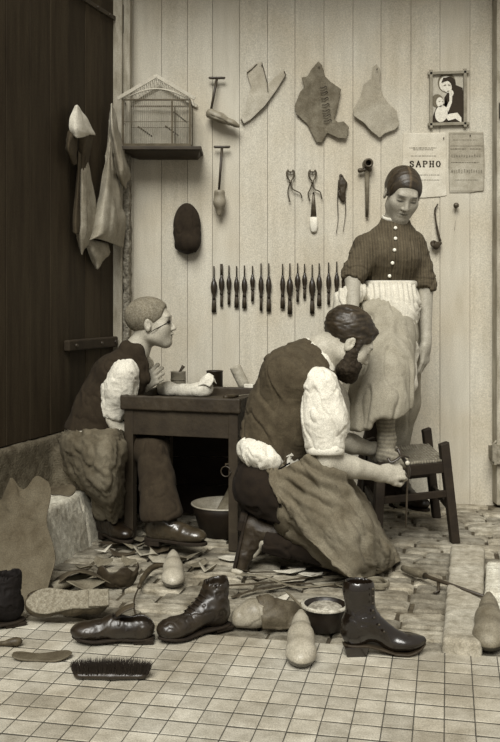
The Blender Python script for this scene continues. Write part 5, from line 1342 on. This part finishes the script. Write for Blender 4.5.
# -- black heeled boot
M_black = mat('polished_black_leather', .055,.22,.4,12,.12,40,spec=.9)
def heeled_boot():
    o = G(346,655); r = place('heeled_boot', o, R_(4), 'tall black polished boot with a stacked heel standing at the front, toe pointing right', 'boot')
    S = SDF((-.05,-.06,-.01),(.26,.06,.25),.003)
    S.cap((.036,0,.185),(.042,0,.115),.046,.038,.02,flat=((0,1,0),.78)); S.ell((.026,0,.072),(.042,.031,.048),None,.02)
    S.cap((.048,0,.095),(.135,0,.042),.041,.027,.03,flat=((0,1,0),.85)); S.ell((.165,0,.034),(.058,.037,.024),None,.02); S.cap((.185,0,.032),(.218,0,.036),.019,.011,.01)
    S.plane((0,0,.215),nrm([-.20,0,1]),k=.004); S.cap((.035,0,.26),(.040,0,.14),.040,.032,.004,flat=((0,1,0),.76),mode='sub')
    S.plane((.02,0,.030),(0,0,-1),k=.003,lo=(-.06,-.07,-.02),hi=(.065,.07,.05))
    up = sdf_obj('upper', S, M_black, r, world=False, disp=lambda V: .0045*ridge(V/np.array([.03,.06,.022]),3)*np.exp(-((V[:,0]-.06)/.05)**2-((V[:,2]-.11)/.05)**2)+.0008*fbm(V*70,2))
    zs = ([0,.27,.42,.62,.78,.9,1],[.028,.028,.018,.004,.003,.012,.024])
    shoe_sole('sole', r, [(x-.008,a,b,z) for x,a,b,z in outline(.236,.038,zs)], .006, mat('edge_sole',.16,.6,.2,30,.1))
    mb = MB(); h0 = [(.0,-.020,0),(.054,-.020,0),(.054,.020,0),(.0,.020,0)]; h1 = [(-.008,-.026,.030),(.062,-.026,.030),(.062,.026,.030),(-.008,.026,.030)]; mb.hexa(h0,h1); bevel(mb.build('heel', M_black, r), .003)
    mb = MB()
    for i in range(7):
        z = .195-i*.020; x = .082-.0*i+(.0 if z > .12 else (.12-z)*.7); mb = MB(); mb.lathe([(.0035,0),(.0035,.003),(.001,.004)], 8, (x-.012,-.033,z), R=basis(x=(1,0,0), z=(0,-1,0))); mb.build('button', M_iron, up, smooth=True)
heeled_boot()
# -- worn laced ankle boot, toe to the left
def ankle_boot(loc, rz, label, m, k=1.0, top=True, name='ankle_boot', tall=.155, flop=.01):
    r = place(name, loc, rz, label, 'boot')
    S = SDF(np.array((-.07,-.07,-.01))*k,np.array((.27,.07,.23))*k,.0032)
    S.cap(np.array((.03,0,tall-.01))*k,np.array((.04,0,.09))*k,.042*k,.040*k,.02,flat=((0,1,0),.9)); S.ell(np.array((.028,0,.055))*k,np.array((.046,.035,.045))*k,None,.02)
    S.cap(np.array((.05,0,.085))*k,np.array((.14,0,.042))*k,.042*k,.032*k,.03); S.ell(np.array((.19,0,.040))*k,np.array((.058,.046,.034))*k,None,.02)
    S.plane((0,0,.016*k),(0,0,-1),k=.003); S.plane((0,0,(tall+.022)*k),nrm([.08,.1,1]),k=.006)
    S.cap(np.array((.028,0,tall+.06))*k,np.array((.040,0,.08))*k,.036*k,.030*k,.004,mode='sub')
    u = sdf_obj('upper', S, m, r, world=False, disp=lambda V: .006*ridge(V/np.array([.035,.05,.03]),7)*np.clip((V[:,2]/k-.03)/.04,0.15,1)+flop*(fbm(V*22,4)-.5)*np.clip((V[:,2]/k-.11)/.05,0,1))
    shoe_sole('sole', r, [((x-.022)*k if False else x-.022*k,a,b,z) for x,a,b,z in outline(.268*k,.043*k,([0,.28,.40,.7,1],[.010*k,.010*k,.010*k,.006*k,.016*k]))], .008*k, M_sole)
    mb = MB(); mb.hexa([(-.018*k,-.028*k,0),(.045*k,-.028*k,0),(.045*k,.028*k,0),(-.018*k,.028*k,0)],[(-.020*k,-.030*k,.012*k),(.047*k,-.030*k,.012*k),(.047*k,.030*k,.012*k),(-.020*k,.030*k,.012*k)]); bevel(mb.build('heel', M_sole, r), .002)
    for i in range(5):
        t = i/4; x = .085+.055*t; z = .118-.040*t; mb = MB(); mb.tube([(x*k,-.020*k,z*k),((x+.006)*k,0,(z+.010)*k),(x*k,.020*k,z*k)], .0018, 6); mb.build('lace', mat('dark_lace',.10), u, smooth=True)
    return r
M_wboot = mat('scuffed_boot_leather', .10,.38,.45,18,.4,70,spec=.7,bdist=.002)
ankle_boot(G(224,628), math.atan2(-.58,-.78), 'worn dark ankle boot with a crumpled open top, centre of the floor', M_wboot, .94)
ankle_boot(G(4,632)+[.025,.07,0], R_(-150), 'blackish crumpled old boot at the far left in front of the leather hide', mat('black_old_leather',.03,.8,.5,25,.6,60), 1.0, name='old_boot', flop=.03)
# -- low shoes
def low_shoe(loc, rz, label, m, k=1.0, rot=None, solem=None, name='low_shoe'):
    r = place(name, loc, rz, label, 'shoe', None, rot)
    S = SDF(np.array((-.05,-.07,-.01))*k,np.array((.28,.07,.14))*k,.003)
    S.ell(np.array((.032,0,.048))*k,np.array((.040,.034,.042))*k,None,.02); S.cap(np.array((.03,0,.04))*k,np.array((.11,0,.04))*k,.034*k,.036*k,.02)
    S.cap(np.array((.10,0,.050))*k,np.array((.16,0,.036))*k,.034*k,.030*k,.02); S.ell(np.array((.195,0,.034))*k,np.array((.056,.042,.026))*k,None,.02)
    S.plane((0,0,.014*k),(0,0,-1),k=.003)
    S.cap(np.array((.02,0,.085))*k,np.array((.095,0,.080))*k,.030*k,.026*k,.004,mode='sub'); S.cap(np.array((.02,0,.055))*k,np.array((.09,0,.050))*k,.028*k,.026*k,.004,mode='sub')
    u = sdf_obj('upper', S, m, r, world=False, disp=lambda V: .003*ridge(V/np.array([.03,.05,.03]),17))
    shoe_sole('sole', r, [(x-.012*k,a,b,z) for x,a,b,z in outline(.258*k,.041*k,([0,.28,.40,.7,1],[.006*k,.006*k,.008*k,.004*k,.014*k]))], .008*k, solem or M_sole)
    mb = MB(); mb.hexa([(-.010*k,-.026*k,-.004),(.052*k,-.026*k,-.004),(.052*k,.026*k,-.004),(-.010*k,.026*k,-.004)],[(-.012*k,-.028*k,.010*k),(.054*k,-.028*k,.010*k),(.054*k,.028*k,.010*k),(-.012*k,.028*k,.010*k)]); bevel(mb.build('heel', solem or M_sole, r), .002)
    return r, u
r, u = low_shoe(G(150,645)+[0,.02,.006], R_(182), 'low dark leather shoe with a lifted tongue, toe pointing left, behind the bristle brush', M_wboot, .93)
rows = [[(.105,-.020,.080),(.11,0,.088),(.105,.020,.080)],[(.08,-.022,.098),(.085,0,.106),(.08,.022,.098)],[(.05,-.018,.108),(.052,0,.118),(.05,.018,.108)]]
cloth('tongue', np.array(rows)*.93, M_dleather, r, 12, 12, None, .003, world=False)
r, u = low_shoe(G(104,626)+[.0,.03,.078], 0, 'shoe lying overturned with its pale rough sole showing, at the left', mat('brown_shoe_leather',.24,.5,.3,18,.4,70), .98, rot=(R_(122),0,R_(190)), solem=mat('rough_pale_sole',.46,.95,.22,90,1.0,160,bdist=.004), name='upturned_shoe')
# -- wooden lasts
def last(loc, rz, label, k=1.0, m=None, dark=True, rot=None):
    r = place('shoe_last', loc, rz, label, 'shoe last', None, rot)
    S = SDF(np.array((-.04,-.06,-.01))*k,np.array((.28,.06,.15))*k,.003)
    S.ell(np.array((.19,0,.030))*k,np.array((.055,.038,.030))*k,None,.02); S.cap(np.array((.17,0,.032))*k,np.array((.10,0,.050))*k,.035*k,.031*k,.03)
    S.cap(np.array((.10,0,.046))*k,np.array((.025,0,.060))*k,.031*k,.018*k,.03); S.cap(np.array((.04,0,.024))*k,np.array((.14,0,.024))*k,.016*k,.026*k,.03); S.cap(np.array((.04,0,.060))*k,np.array((-.005,0,.078))*k,.020*k,.010*k,.03)
    S.plane((0,0,.130*k),(0,0,1),k=.004); S.plane((0,0,.002),(0,0,-1),k=.004)
    def tn(V):
        n = fbm(V*18, 6); return np.where((V[:,2] < (.020+.02*(n-.5))*k) & (V[:,0] > .12*k), .30, 1.0)*(.85+.3*n)  # darker along the low front of the toe
    sdf_obj('block', S, m or mat('last_wood', .64,.45,.12,16,.25,40,tone=True,dirt=.25,spec=.5), r, world=False, tone=tn)
    return r
last(G(301,673)+[.013,.245,0], R_(-93), 'pale wooden shoe last with a dark lower toe, in front of the black pot', 1.0)
last(G(173,592)+[-.019,.235,0], R_(-85.3), 'small pale wooden shoe last on the bricks in front of the boy\'s boot', .93)
last(G(489,657)+[.068,.265,0], R_(-104.4), 'large greyish wooden shoe last at the right edge beside the kerb', 1.12, mat('grey_last_wood',.46,.6,.2,16,.3,50,tone=True,dirt=.3))
# -- last inside a crumpled leather upper, lying down
c = G(229,634)+[0,.05,0]; r = place('crumpled_upper', c, R_(10), 'crumpled leather upper pulled over a pale toe, lying between the ankle boot and the pot', 'shoe upper')
S = SDF((-.03,-.08,-.01),(.25,.09,.12),.003)
S.chain([(.035,0,.030),(.075,0,.040),(.12,.0,.045)],[.030,.040,.040],.02); S.plane((0,0,.002),(0,0,-1),k=.003)
sdf_obj('toe', S, mat('toe_leather',.52,.45,.2,18,.3,50,dirt=.25,spec=.5), r, world=False, disp=lambda V: .003*ridge(V/.05,3))
rows = [[(.095,-.045,.004),(.09,-.046,.045),(.085,-.01,.092),(.09,.035,.075),(.095,.05,.01)],[(.13,-.050,.004),(.13,-.052,.05),(.13,-.01,.090),(.13,.035,.07),(.13,.05,.01)],[(.17,-.058,.006),(.17,-.05,.04),(.175,-.01,.075),(.17,.03,.06),(.17,.05,.01)],[(.20,-.065,.022),(.205,-.04,.028),(.21,-.005,.062),(.21,.03,.052),(.20,.055,.02)],[(.225,-.06,.030),(.235,-.035,.045),(.235,-.0,.05),(.24,.03,.06),(.225,.05,.03)]]
cloth('leather_vamp', rows, M_dleather if False else mat('crumpled_leather',.27,.6,.3,18,.5,60), r, 36, 36, lambda V,uv: .008*ridge(V/.04,5), .003, world=False)
# -- black pot with chips and a stick
c = np.array([(325-250)*2.83/FPX, 2.83, 0]); r = place('black_pot', c, 0, 'small round black pot full of pale chips behind the heeled boot', 'pot')
prof = [(.045,0),(.056,.006),(.064,.04),(.066,.066),(.072,.070),(.072,.076),(.064,.075),(.060,.05),(.05,.02),(.001,.018)]
mb = MB(); mb.lathe(prof, 36, cap=(True,False)); mb.build('bowl', mat('black_pot_iron',.07,.45,.3,30,.2,spec=.6), r, smooth=True)
mb = MB(); mb.lathe([(.0635,.077),(.0725,.0765),(.0735,.073),(.0725,.069)], 36, cap=(False,False)); o = mb.build('rim', mat('pale_rim',.62,.6,.3,60,.4), r, smooth=True)
S = SDF((-.07,-.07,.03),(.07,.07,.10),.003); S.cap((0,0,.050),(0,0,.058),.060,.055,.01,flat=((0,0,1),.35))
o = sdf_obj('paste', S, mat('pale_paste',.50,.7,.5,60,.8,80), r, world=False, disp=lambda V: .006*(fbm(V*60,3)-.3))
rnd = random.Random(9)
for i in range(9):
    a = rnd.uniform(0,2*PI); q_ = rnd.uniform(0,.042); p = c+np.array([q_*math.cos(a), q_*math.sin(a), .066+rnd.uniform(0,.008)])
    mb = MB(); w_, l_ = rnd.uniform(.006,.012), rnd.uniform(.010,.022); R = np.array(Matrix.Rotation(rnd.uniform(0,PI),3,'Z')@Matrix.Rotation(rnd.uniform(-.6,.6),3,'X'))
    mb.prism([(-l_,-w_),(l_*.2,-w_*1.1),(l_,-w_*.2),(l_*.6,w_),(-l_*.7,w_*.8)], -.0012, .0012, R=R)
    o = mb.build('chip', mat('chip_pale',.72,.8,.1,40,.2) if i%3 else mat('chip_dark',.22,.8,.1,40,.2), None); o.location = p; tag(o, 'small chip lying in the black pot', 'chip', 'chips in the black pot')
stick('thin_stick', P(286,591,2.86), P(309,614,2.80), [.003,.004,.0045], mat('stick_wood',.36,.7,.2,30,.2), 'thin wooden stick leaning over the rim of the black pot', 'stick')
# -- bristle brush
c = G(72,683)+[0,.03,0]; r = place('bristle_brush', c, R_(-1), 'long black bristle brush lying on the tiles, bristles up, lower left', 'brush')
S = SDF((-.02,-.05,-.01),(.25,.05,.06),.003); S.chain([(.018,0,.012),(.10,0,.013),(.176,0,.012)],[.020,.024,.020],.01,flat=((0,0,1),.55)); S.plane((0,0,.001),(0,0,-1),k=.003)
sdf_obj('wooden_back', S, mat('brush_back',.11,.4,.3,20,.2,spec=.6), r, world=False)
mb = MB(); rnd = random.Random(21)
for i in range(1900):
    x = rnd.uniform(.0,.212); hw = .020*math.sqrt(max(0,1-((x-.105)/.112)**4)); y = rnd.uniform(-hw,hw); h_ = .052+rnd.uniform(-.006,.004)-.006*abs((x-.105)/.1)
    dx = (x-.105)*.10+rnd.uniform(-.004,.004); dy = y*.45+rnd.uniform(-.003,.003); w_ = .0011
    mb.add([(x-w_,y-w_,.014),(x+w_,y-w_,.014),(x,y+w_,.014),(x+dx,y+dy,h_)], [(2,1,0),(0,1,3),(1,2,3),(2,0,3)])
mb.v = [(a*.93,b,c_) for a,b,c_ in mb.v]
o = mb.build('bristles', mat('black_bristle',.085,.6,.4,200,0,spec=.4), r); o['kind'] = 'stuff'
# -- leather sole blank, curled
c = G(8,666)+[0,.03,0]
def sole_blank(name, loc, L, w, th, bow, m, label, rot=(0,0,0)):
    o = shoe_sole(name, None, [(x,a,b,bow*((x/L-.5)**2*4)) for x,a,b,z in outline(L, w, ([0,1],[0,0]))], th, m); o.location = loc; o.rotation_euler = rot; tag(o, label, 'shoe sole'); return o
sole_blank('leather_sole', G(9,664)+[0,.035,.001], .165, .038, .005, .010, mat('sole_leather',.30,.6,.2,20,.4,60), 'single thin leather sole lying flat on the tiles left of the brush', (0,0,R_(2)))
zs_ = .215
sole_blank('leather_sole', P(49,492,3.52), .10, .036, .006, .004, mat('grey_sole_leather',.25,.6,.3,20,.4,60), 'rounded grey leather sole lying on the pale stone step behind the hide', (R_(28),0,R_(8)))
# -- round-ended handle at the left edge
c = G(-8,647); r = place('awl', c+[0,0,.012], R_(0), 'round wooden awl handle lying on the tiles at the far left edge', 'awl')
mb = MB(); mb.tube([(0,0,-.004),(.035,.002,-.002),(.050,.003,.0),(.068,.004,.002),(.080,.005,.002),(.086,.005,.002)], [.006,.007,.011,.0135,.011,.004], 12); mb.build('handle', mat('dark_handle',.20,.5,.4,40,.2), r, smooth=True)
mb = MB(); mb.tube([(-.08,-.002,-.008),(.004,0,-.004)], [.0015,.003], 8); mb.build('spike', M_iron, r, smooth=True)
# -- big hide leaning at the left
def HP(px, py, t):  # t: 0 at the foot, 1 at the top
    return P(px, py, 3.06+.34*t)
rows = [[HP(-24,490,1),HP(-10,480,1),HP(0,500,.98),HP(11,478,1.0),HP(24,489,.97),HP(36,476,1.0),HP(49,482,.99)],
        [HP(-24,505,.9),HP(-10,503,.92),HP(0,508,.88),HP(12,500,.86),HP(26,500,.90),HP(38,494,.93),HP(51,494,.92)],
        [HP(-24,540,.7),HP(-10,540,.7),HP(2,540,.64),HP(16,535,.66),HP(28,530,.72),HP(38,520,.76),HP(46.5,520,.74)],
        [HP(-24,565,.45),HP(-10,566,.45),HP(4,566,.4),HP(18,562,.42),HP(32,556,.5),HP(44,548,.52),HP(53,545,.50)],
        [HP(-24,590,.2),HP(-10,592,.2),HP(6,592,.18),HP(20,588,.2),HP(32,582,.26),HP(44,574,.34),HP(54.5,562,.36)],
        [HP(-24,606,.03),HP(-10,608,.02),HP(6,608,.03),HP(20,605,.04),HP(32,602,.06),HP(42,596,.12),HP(48,588,.18)],
        [HP(-24,610,0),HP(-10,613,-.02),HP(6,613,-.02),HP(20,610,0),HP(32,608,.01),HP(40,603,.04),HP(45,600,.05)]]
ob = cloth('leather_hide', rows, mat('big_hide', .345,.9,.12,22,.5,90,dirt=.25,bdist=.003), None, 90, 70, lambda V,uv: .010*(fbm(V*9,3)-.5)+.010*ridge(V/.09,8)*(uv[:,0]<.35), .004, world=False)
tag(ob, 'large ragged-edged brown leather hide leaning against the ledge at the left', 'leather hide')
# -- leather bits, mallet, hook near the hide
M_scr1 = mat('scrap_mid', .40,.8,.2,25,.4,80); M_scr2 = mat('scrap_dark', .20,.8,.25,25,.4,80); M_scr3 = mat('scrap_pale', .72,.85,.1,25,.3,80)
def scrap(name, px, py, w, l, rz, m, label, cat='leather scrap', group=None, bow=.008, th=.0025, z=.0, seed=0, shape=None):
    g = G(px, py, z); rnd = random.Random(seed*7+int(px*13+py))
    sh = shape or [(-1,-.8),(-.2,-1.1),(.9,-.7),(1.1,.2),(.5,1.0),(-.6,.9),(-1.15,.1)]
    poly = [(x*l/2*rnd.uniform(.85,1.15), y*w/2*rnd.uniform(.85,1.15)) for x,y in sh]
    # fan-subdivided sheet bent along its length
    n = len(poly); V = []; Fc = []; rings = 5
    for i in range(rings+1):
        t = i/rings
        for x, y in poly: V.append((x*t, y*t, 0))
    V = np.array(V); V[:,2] = bow*((V[:,0]/(l/2))**2)+bow*.4*np.sin(V[:,1]/(w/2)*2+seed)+bow*.3*np.sin(V[:,0]/(l/2)*4+seed*2)
    V[:,2] -= V[:,2].min()-.0008
    for i in range(rings):
        for k_ in range(n): Fc.append((i*n+k_, (i+1)*n+k_, (i+1)*n+(k_+1)%n, i*n+(k_+1)%n))
    o = mesh_obj(name, V, Fc, m, None, True); solid(o, th, 1); o.location = g; o.rotation_euler = (0,0,rz); tag(o, label, cat, group); return o
# folded crown-like leather piece
c = G(116,589)+[0,.05,0]; Lr = []
def ringrow(z, rx, ry, jag, dx=0, tilt=0): return [(dx+rx*math.cos(t), ry*math.sin(t), z+jag*math.sin(5*t+1)+tilt*math.cos(t)) for t in np.linspace(-PI*1.02, .05, 13)]
ob = cloth('folded_leather', [ringrow(.001,.050,.035,0), ringrow(.020,.062,.045,.000), ringrow(.045,.070,.052,.004), ringrow(.066,.068,.054,.012)], mat('folded_leather_m',.17,.6,.3,25,.4,80), None, 20, 60, lambda V,uv: .004*ridge(V/.04,5), .004, world=False); ob.location = c
tag(ob, 'dark stiff leather piece folded up like a small bowl with jagged rim, on the bricks', 'leather piece')
scrap('leather_scrap', 116, 578, .075, .10, R_(10), M_scr1, 'brown leather flap lying inside the folded dark leather piece', bow=.012, z=.006, seed=3)
# arched dark leather
c = G(70,592); rows = [[(x, y, z*(1-.3*abs(y)/.05)) for x, z in ((-.085,.002),(-.055,.045),(-.01,.070),(.045,.060),(.10,.025),(.14,.004))] for y in (-.02,.03,.08)]
ob = cloth('curled_leather', rows, mat('curled_leather_m',.25,.75,.3,25,.5,80), None, 18, 40, lambda V,uv: .005*ridge(V/.05,6), .004, world=False); ob.location = c+[.02,.03,0]; ob.rotation_euler = (0,0,R_(14)); tag(ob, 'arched piece of dark leather curling off the ground beside the big hide', 'leather piece')
a = G(29,602)+[0,0,.018]; b = G(92,578)+[0,0,.020]; r = place('wooden_mallet', a, 0, 'wooden tool with a dark grip and pale shaft lying in front of the arched leather', 'tool'); d = b-a
mb = MB(); mb.tube([d*0, d*.05, d*.3, d*.36], [.008,.012,.011,.008], 12); mb.build('grip', M_dleather, r, smooth=True)
mb = MB(); mb.tube([d*.34, d*.38, d*.65, d*.98, d], [.010,.018,.016,.013,.008], 14); mb.build('shaft', mat('tool_shaft',.46,.7,.15,25,.3), r, smooth=True)
# hooked tool
r = place('hooked_tool', G(141,589), 0, 'bent iron tool with dark handle and leaf-shaped tip, left of the small last', 'tool'); org = np.array(r.location)
mb = MB(); mb.tube([p-org for p in crom([G(166,573)+[0,0,.03],G(153,575)+[0,0,.028],G(144,583)+[0,0,.022],G(139,592)+[0,0,.016]],14)], [.008]*3+[.011]*5+[.010]*3+[.007]*3, 10); mb.build('handle', mat('dark_tool_handle',.22,.5,.3,30,.2), r, smooth=True)
mb = MB(); mb.tube([p-org for p in crom([G(140,590)+[0,0,.016],G(135,600)+[0,0,.012],G(134,610)+[0,0,.008],G(136,618)+[0,0,.006]],14)], .003, 8); mb.build('iron_rod', M_iron, r, smooth=True)
mb = MB(); mb.tube([p-org for p in [G(139,616)+[0,0,.006],G(134,619)+[0,0,.008],G(130,623)+[0,0,.006]]], [(.002,.004),(.003,.011),(.002,.003)], 10); mb.build('leaf_tip', M_iron, r, smooth=True)
scrap('white_scrap', 102, 553, .045, .075, R_(25), M_scr3, 'crescent-shaped white leather scrap on the bricks near the boy', bow=.012, seed=2, shape=[(-1,-.9),(.2,-1),(1,-.2),(.9,.8),(.2,1.1),(.35,.3),(-.1,-.2)])
scrap('white_scrap', 230, 560, .10, .075, R_(40), M_scr3, 'white paper-like scrap under the kneeling man\'s back foot', bow=.010, seed=4)
scrap('white_scrap', 312, 577, .040, .085, R_(8), M_scr3, 'white leather strip among the litter right of the man\'s foot', bow=.008, seed=5)
scrap('white_scrap', 291, 573, .022, .11, R_(20), M_scr3, 'thin pale strip lying behind the crossed leather strips', bow=.006, seed=6)
scrap('white_scrap', 282, 600, .030, .075, R_(60), M_scr3, 'pale scrap lying behind the crumpled upper', bow=.006, seed=7)
rnd = random.Random(77)
spots = [(104,566),(124,556),(135,548),(146,558),(152,548),(112,546),(130,566),(160,562),(140,540),(120,536),(84,570),(150,536),(88,590),(160,552),(198,566),(208,572),(188,560)]
for i, (px, py) in enumerate(spots):
    scrap('leather_scrap', px, py, rnd.uniform(.03,.06), rnd.uniform(.06,.12), rnd.uniform(-1,1), (M_scr1,M_scr2,M_scr1,mat('scrap_light',.55,.8,.15,25,.4,80))[i%4], 'curled scrap of leather among the litter on the bricks in front of the boy', group='leather scraps in front of the boy', bow=rnd.uniform(.008,.018), seed=i)
spots = [(272,590),(262,582),(330,585),(342,578),(340,566),(300,568),(355,590),(256,574),(288,583),(350,572),(322,566)]
for i, (px, py) in enumerate(spots):
    scrap('leather_scrap', px, py, rnd.uniform(.015,.035), rnd.uniform(.07,.13), rnd.uniform(-.5,.5), (M_scr1,M_scr2,mat('scrap_light',.55))[i%3], 'narrow leather offcut among the litter in front of the kneeling man', group='leather offcuts in front of the man', bow=rnd.uniform(.004,.010), seed=i+40)
def strip(name, pts, w, m, label, lift=.006):
    P3 = [G(*p)+[0,0,lift*(1+.8*math.sin(i*2.1))] for i, p in enumerate(pts)]; P3 = crom(P3, 30); org = P3[0].copy()
    mb = MB(); mb.tube([p-org for p in P3], (.0016, w/2), 8, flat=(0,0,1)); o = mb.build(name, m, None, smooth=True); o.location = org; tag(o, label, 'leather strip'); return o
strip('leather_strip', [(226,588),(262,587),(296,580),(332,573)], .022, M_scr2, 'long dark leather strip crossing the bricks in front of the kneeling man', .008)
strip('leather_strip', [(236,578),(264,582),(298,588),(350,585)], .018, M_scr1, 'lighter leather strip crossing over the dark strip', .012)
strip('leather_strip', [(232,599),(258,592),(300,584),(338,588)], .016, M_scr2, 'narrow dark strip in front of the two crossed strips', .006)
# coil of leather band behind the heeled boot
c = G(381,590); r0 = .046
mb = MB()
pts = [np.array([(r0+.006*math.sin(t*1.7))*math.cos(t), (r0+.004*math.sin(t))*.95*math.sin(t), .010+.0035*t/PI+.004*math.sin(2*t)]) for t in np.linspace(0,4*PI,72)]
mb.tube(pts, (.008,.0016), 8, flat=(0,0,1)); o = mb.build('leather_coil', M_scr1, None, smooth=True); o.location = c+[-.02,.02,0]; tag(o, 'coiled leather band on the bricks behind the heeled boot', 'leather band')
# long steel with a wooden handle
a = G(403,572)+[0,0,.014]; b = G(484,612)+[0,0,.050]; r = place('sharpening_steel', a, 0, 'long dark steel rod with a wooden handle lying onto the kerb stone', 'sharpening steel'); d = b-a
mb = MB(); mb.tube([d*-.01, d*0, d*.06, d*.18, d*.29, d*.31], [.006,.011,.013,.0155,.012,.009], 14); mb.build('handle', mat('steel_handle',.33,.5,.3,25,.2,spec=.5), r, smooth=True)
mb = MB(); mb.tube([d*.30, d*.34, d], [.012,.007,.0055], 10); mb.build('rod', mat('steel_rod',.17,.5,.2,30,.1,spec=.5), r, smooth=True)
mb = MB(); mb.tube([d*.47+np.array([0,.0,-.004]), d*.475+np.array([-.004,-.02,-.030]), d*.46+np.array([-.02,-.035,-.034])], [.006,.005,.004], 8); mb.build('catch', M_iron, r, smooth=True)
knife(G(232,572)+[0,-.0,.006], G(255,578)+[0,0,.006], 'short pale-handled knife lying by the kneeling man\'s back foot')
# pincers held at the foot
r = place('pincers', P(404,468,3.56), 0, 'dark pincers gripped in the kneeling man\'s hand at the raised foot', 'pincers'); org = np.array(r.location)
mb = MB(); mb.tube([p-org for p in crom([P(388,458,3.50),P(391,462,3.49),P(396,460,3.49),P(402,456,3.50),P(408,457,3.52)],16)], [(.0045,.007)]*16, 8); mb.build('jaw', M_dleather if False else mat('dark_pincer_iron',.14,.4,.3,30,.2,spec=.6), r, smooth=True)
mb = MB(); mb.tube([p-org for p in crom([P(398,448,3.54),P(401,455,3.53),P(405,461,3.53),P(409,470,3.53),P(408,478,3.53)],16)], [(.006,.009)]*16, 8); mb.build('lever', mat('dark_pincer_iron',.14), r, smooth=True)
mb = MB(); mb.lathe([(.006,-.003),(.009,0),(.006,.004)], 12, P(407.5,463,3.515)-org, R=basis(x=(1,0,0), z=(0,-1,0))); mb.build('rivet', mat('bright_rivet',.75,.3,.05,20,0), r, smooth=True)
mb = MB(); mb.tube([p-org for p in crom([P(408,476,3.53),P(407,492,3.53),P(406.5,510,3.53),P(406,528,3.53)],12)], [.005,.005,.0045,.004,.004,.004,.004,.004,.0035,.003,.003,.002], 8); mb.build('shank', M_iron, r, smooth=True)
# added dark crate, stands in for the deep shade behind the bench
c = np.array([-.34, 4.46, 0]); r = place('shade_crate', c, R_(0), 'added dark crate standing in for the deep shade behind the workbench', 'crate')
M_shadecrate = mat('shade_crate_wood', .085,.85,.3,12,.3,40)
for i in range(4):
    mb = MB(); mb.box((0,-.115,.07+i*.132),(.30,.008,.064)); bevel(mb.build('front_board', M_shadecrate, r), .003)
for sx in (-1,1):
    mb = MB(); mb.box((sx*.292,0,.268),(.008,.106,.262)); bevel(mb.build('side_panel', M_shadecrate, r), .003)
mb = MB(); mb.box((0,0,.532),(.30,.12,.008)); bevel(mb.build('lid', M_shadecrate, r), .003)
